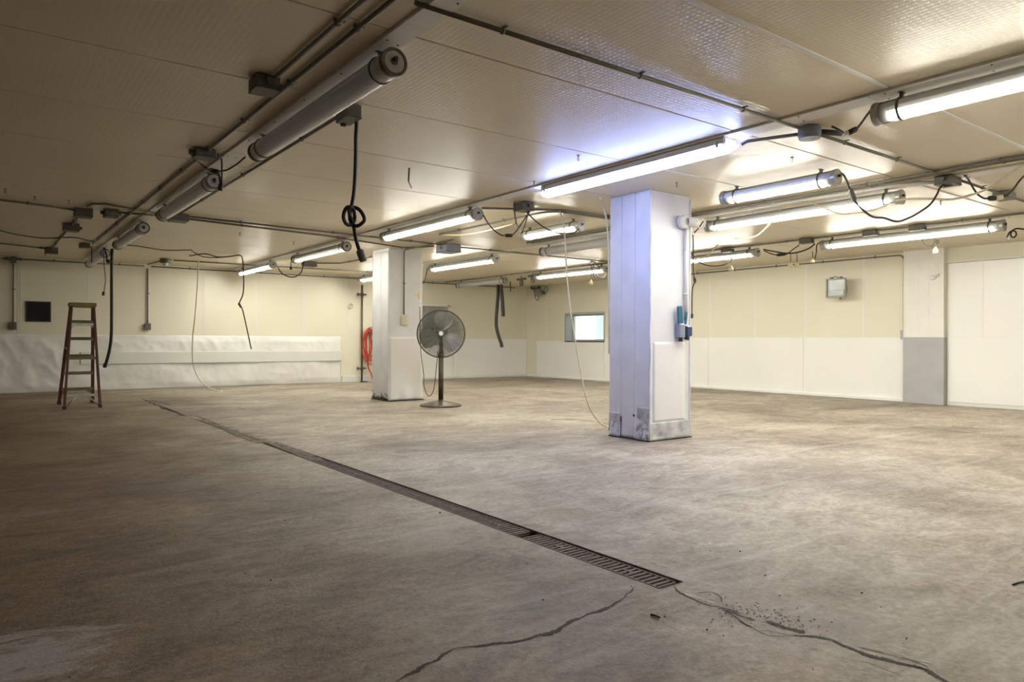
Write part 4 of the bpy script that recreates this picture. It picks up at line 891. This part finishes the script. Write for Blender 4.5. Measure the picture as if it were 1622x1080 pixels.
# ceiling hook pieces
for x, y, l, lab in ((648, 266, 24, 'thin rod hanging from ceiling near the lit tube light over the fan column'),):
    p = onz(x, y, H); q = atd(x-1, y+l-3, dep(p)); b = MB(); b.cyl(p, q, .008, 8); b.cyl(q, atd(x+4, y+l+8, dep(p)), .004, 6); tag(b.build('hanger_rod', 'cage', None, p), lab, 'rod', GH)
GS = 'leftover screw hooks in the ceiling'
b0 = None
for x, y in ((846, 287), (916, 246), (55, 311), (109, 317), (8, 299), (380, 368), (465, 383), (72, 402), (1255, 249), (1072, 289), (1490, 318)):
    p = onz(x, y, H)
    if b0 is None:
        b = MB(); b.cyl(p, p-Vector((0, 0, .03)), .005, 6); b.ring(p-Vector((0, 0, .038)), (0, 1, 0), .010, .003, 12, 5); b.lathe([(.016, 0), (.014, -.004), (0, -.004)], p, (0, 0, 1), 10)
        b0 = tag(b.build('ceiling_hook', 'box', None, p), 'small dark leftover hook screwed into the ceiling', 'hook', GS)
    else:
        c = b0.copy(); COL.objects.link(c); c.location = p
# ------------------------------------------------------------------ drain grates
GD = 'slotted iron drain grates'
pitch, Lg = .505, .498
def grate():
    w = TX1-TX0-.012; b = MB()
    for sx in (-1, 1): b.box(sx*w/2-sx*.012-.006*0, sx*w/2, -Lg/2, Lg/2, -.024, 0, .002)
    b.box(-w/2, w/2, -Lg/2, -Lg/2+.012, -.024, 0, .002); b.box(-w/2, w/2, Lg/2-.012, Lg/2, -.024, 0, .002)
    n = 13
    for i in range(n):
        y = -Lg/2+.02+(Lg-.04)*(i+.5)/n; b.box(-w/2+.01, w/2-.01, y-.009, y+.009, -.017, -.001, .002)
    b.box(-.01, .01, -.03, .03, -.02, .0005, .002)
    return b
ords = ('end', 'second', 'third', 'fourth', 'fifth', 'sixth', 'seventh', 'eighth', 'ninth', 'tenth', 'eleventh')
g0 = None; y = TY0+.025
for i in range(11):
    if i == 2: y += .07       # the open gap
    lab = 'rusty slotted drain grate, %s from the cracked end of the drain' % ords[i] if i else 'rusty slotted drain grate at the cracked end of the drain'
    loc = ((TX0+TX1)/2, y+Lg/2, -.004)
    if y+Lg > TY1: break
    if g0 is None:
        g0 = grate().build('drain_grate', 'rust'); g0.location = loc; tag(g0, lab, 'drain grate', GD)
    else:
        c = g0.copy(); COL.objects.link(c); c.location = loc; c['label'] = lab
    y += pitch
b = MB()
for xx in (TX0-.008, TX1+.002): b.box(xx, xx+.006, TY0, TY1, -.05, .0025, .001)
b.box(TX0, TX1, TY0-.006, TY0, -.05, .002, .001)
bl = MB(); bl.box(TX0, TX0+.004, TY0, TY1, -.2, -.028); bl.box(TX1-.004, TX1, TY0, TY1, -.2, -.028); bl.box(TX0, TX1, TY0, TY1, -.2, -.16); bl.box(TX0, TX1, TY0, TY0+.004, -.2, -.028)  # black lining added to deepen the shade in the grate gaps
tag(b.build('drain_edging', 'rust', None, (TX0, TY0, 0)), 'thin rusty steel edging around the drain grates', 'drain edging'); bl.build('shade_lining', 'dirt', bpy.data.objects['drain_edging'])

b = MB(); b.sheet((TX0+.002, 6.3, -.012), (TX1-TX0-.004, 0, 0), (0, TY1-6.32, 0), 6, 60, lambda p, q: .004+.012*min(1, q*1.6)+.008*noise.noise(Vector((p*2, q*16, 1)))+.006*noise.noise(Vector((p*5, q*50, 4))), .002)
tag(b.build('dirt_fill', 'silt', None, (TX0, 6.3, 0)), 'silt and grit packed over the far end of the drain grates', 'dirt', kind='stuff')
# ------------------------------------------------------------------ floor cracks
def ribbon(b, pts, w, z=.0012, jit=.5, sub=14):
    P = spline(pts, sub); n = len(P); L, R_ = [], []
    for i, p in enumerate(P):
        t = (P[min(i+1, n-1)]-P[max(i-1, 0)]); t.z = 0; t.normalize(); s_ = Vector((-t.y, t.x, 0))
        k = w*(1+jit*2.2*noise.noise(Vector((p.x*9, p.y*9, 3.))))*min(1, .25+4*min(i, n-1-i)/n)
        j = s_*noise.noise(Vector((p.x*17, p.y*17, 7.)))*w*1.3
        L.append(Vector((p.x, p.y, z))+j+s_*k*random.uniform(.6, 1.4)); R_.append(Vector((p.x, p.y, z))+j-s_*k*random.uniform(.6, 1.4))
    vs = L+R_; b.add(vs, [(i, n+i, n+i+1, i+1) for i in range(n-1)])
def fl_(L): return [onz(x, y) for x, y in L]
def crack(lines, label, mat='crack', z=.0012):
    b = MB()
    for pts, w in lines: ribbon(b, fl_(pts), w, z)
    return tag(b.build('floor_crack', mat), label, 'floor crack', kind='structure')
crack([([(1007, 928), (1000, 937), (985, 948), (965, 962), (935, 972), (905, 985), (880, 1000), (845, 1009), (800, 1018), (760, 1023), (735, 1025), (715, 1030), (690, 1045), (660, 1062), (630, 1078), (610, 1092)], .0085)], 'curving crack across the floor from the drain end')
crack([([(1066, 928), (1076, 938), (1095, 948), (1118, 957), (1140, 962), (1165, 968), (1195, 982)], .004), ([(1140, 964), (1160, 974), (1180, 988), (1192, 994)], .005), ([(1150, 966), (1175, 976), (1197, 982)], .009),
       ([(1258, 1007), (1285, 1008), (1310, 1012), (1335, 1022), (1370, 1035), (1410, 1047), (1450, 1056), (1470, 1063), (1500, 1080), (1530, 1096)], .009), ([(1192, 994), (1215, 1006), (1255, 1008)], .002), ([(1350, 1023), (1400, 1035), (1450, 1048), (1470, 1058)], .0025), ([(1430, 1050), (1468, 1062)], .010)], 'long broken seam crack continuing beyond the drain end')
crack([([(1100, 940), (1125, 938), (1140, 945), (1143, 955)], .003), ([(1212, 984), (1250, 996), (1275, 1003)], .013)], 'dark chipped patches beside the broken seam crack')
crack([([(1193, 996), (1220, 998), (1255, 1006)], .006), ([(1085, 940), (1115, 950), (1135, 957)], .012), ([(1360, 1022), (1420, 1036), (1480, 1052)], .008)], 'pale crumbled edges along the broken seam crack', 'pale', .0009)
crack([([(787, 615.5), (870, 623), (965, 632), (1092, 644), (1180, 653), (1260, 660), (1400, 672), (1510, 683), (1622, 694), (1660, 698)], .011)], 'straight floor joint running below the floodlight wall')
crack([([(225, 632), (245, 640), (262, 646), (292, 658)], .022), ([(235, 633), (255, 638), (272, 642)], .016), ([(252, 644), (275, 652), (292, 659)], .03), ([(300, 662), (320, 668), (345, 676), (360, 684)], .012), ([(310, 658), (335, 668), (355, 676)], .010), ([(355, 682), (385, 694), (415, 703)], .009), ([(385, 688), (405, 696), (425, 702)], .006), ([(300, 665), (350, 685)], .006)], 'ragged dirty trench line continuing the drain toward the ladder')
crack([([(425, 702), (400, 694), (370, 684), (340, 673), (315, 664)], .07)], 'band of packed silt where the drain continues toward the ladder', 'silt', .0008)
crack([([(640, 612), (700, 615), (760, 615), (785, 614)], .02), ([(430, 617), (470, 616), (520, 614)], .02), ([(440, 621), (520, 619)], .012)], 'dirty worn lines on the floor by the fan column')
crack([([(560, 752), (640, 745), (760, 728), (880, 712), (960, 704)], .0016), ([(1240, 728), (1330, 733), (1430, 745), (1530, 760), (1622, 776)], .0018), ([(1440, 1075), (1380, 1052), (1330, 1040)], .001)], 'faint hairline cracks across the middle of the slab')
b = MB()
for i in range(170):
    t = random.random()**1.4; q = onz(1150+150*t+random.gauss(0, 26), 968+40*t+random.gauss(0, 9)-6); h = random.uniform(.0012, .0032)
    a = random.uniform(0, 3); b.obox(q+Vector((0, 0, h*.6)), ((math.cos(a), math.sin(a), .2), (-math.sin(a), math.cos(a), 0), (0, 0, 1)), (h*1.3, h, h*.6), .001)
tag(b.build('rubble', 'pale'), 'crumbled concrete grit beside the broken seam crack', 'rubble', kind='stuff')
# loose chips
cn_ = None
for x, y in ((697, 813), (451, 825), (429, 920), (1053, 977), (1120, 998), (1146, 1007), (860, 951), (835, 893), (932, 934), (1365, 940), (1395, 962), (1125, 873), (1172, 874), (1288, 1061), (1000, 929), (110, 1073), (388, 909), (1436, 1012), (1235, 944), (1212, 912)):
    p = onz(x, y)
    if cn_ is None:
        b = MB(); b.obox((0, 0, .005), ((1, .3, 0), (-.3, 1, 0), (0, 0, 1)), (.006, .0045, .004), .002); cn_ = tag(b.build('debris_chip', 'chip'), 'tiny dark chip of debris on the concrete floor', 'debris', 'loose chips on the floor'); cn_.location = p
    else:
        c = cn_.copy(); COL.objects.link(c); c.location = p; c.rotation_euler = (0, 0, random.uniform(0, 3)); k = random.uniform(.3, .75); c.scale = (k, k, k)
for (x, y), (x2, y2), lab in (((1031, 973), (1045, 978), 'short dark sliver on the floor near the curving crack'), ((1604, 926), (1622, 921), 'short dark twig on the floor below the sliding door')):
    p, q = onz(x, y, .004), onz(x2, y2, .005); b = MB(); b.tube([p, p.lerp(q, .5)+Vector((0, 0, .002)), q], .004, 6); tag(b.build('sliver', 'chip', None, p), lab, 'debris')

# ------------------------------------------------------------------ world and colour
wd = bpy.data.worlds.new('daylight'); S.world = wd; wd.use_nodes = True
bg = wd.node_tree.nodes['Background']; bg.inputs[0].default_value = (.92, .97, 1., 1); bg.inputs[1].default_value = 2.2
S.view_settings.view_transform = 'Standard'; S.view_settings.look = 'None'; S.view_settings.gamma = 1.
S.view_settings.exposure = .03
S.view_settings.use_curve_mapping = False
S.cycles.max_bounces = 10; S.cycles.diffuse_bounces = 5; S.cycles.glossy_bounces = 3; S.cycles.transparent_max_bounces = 12
S.cycles.sample_clamp_indirect = 6.
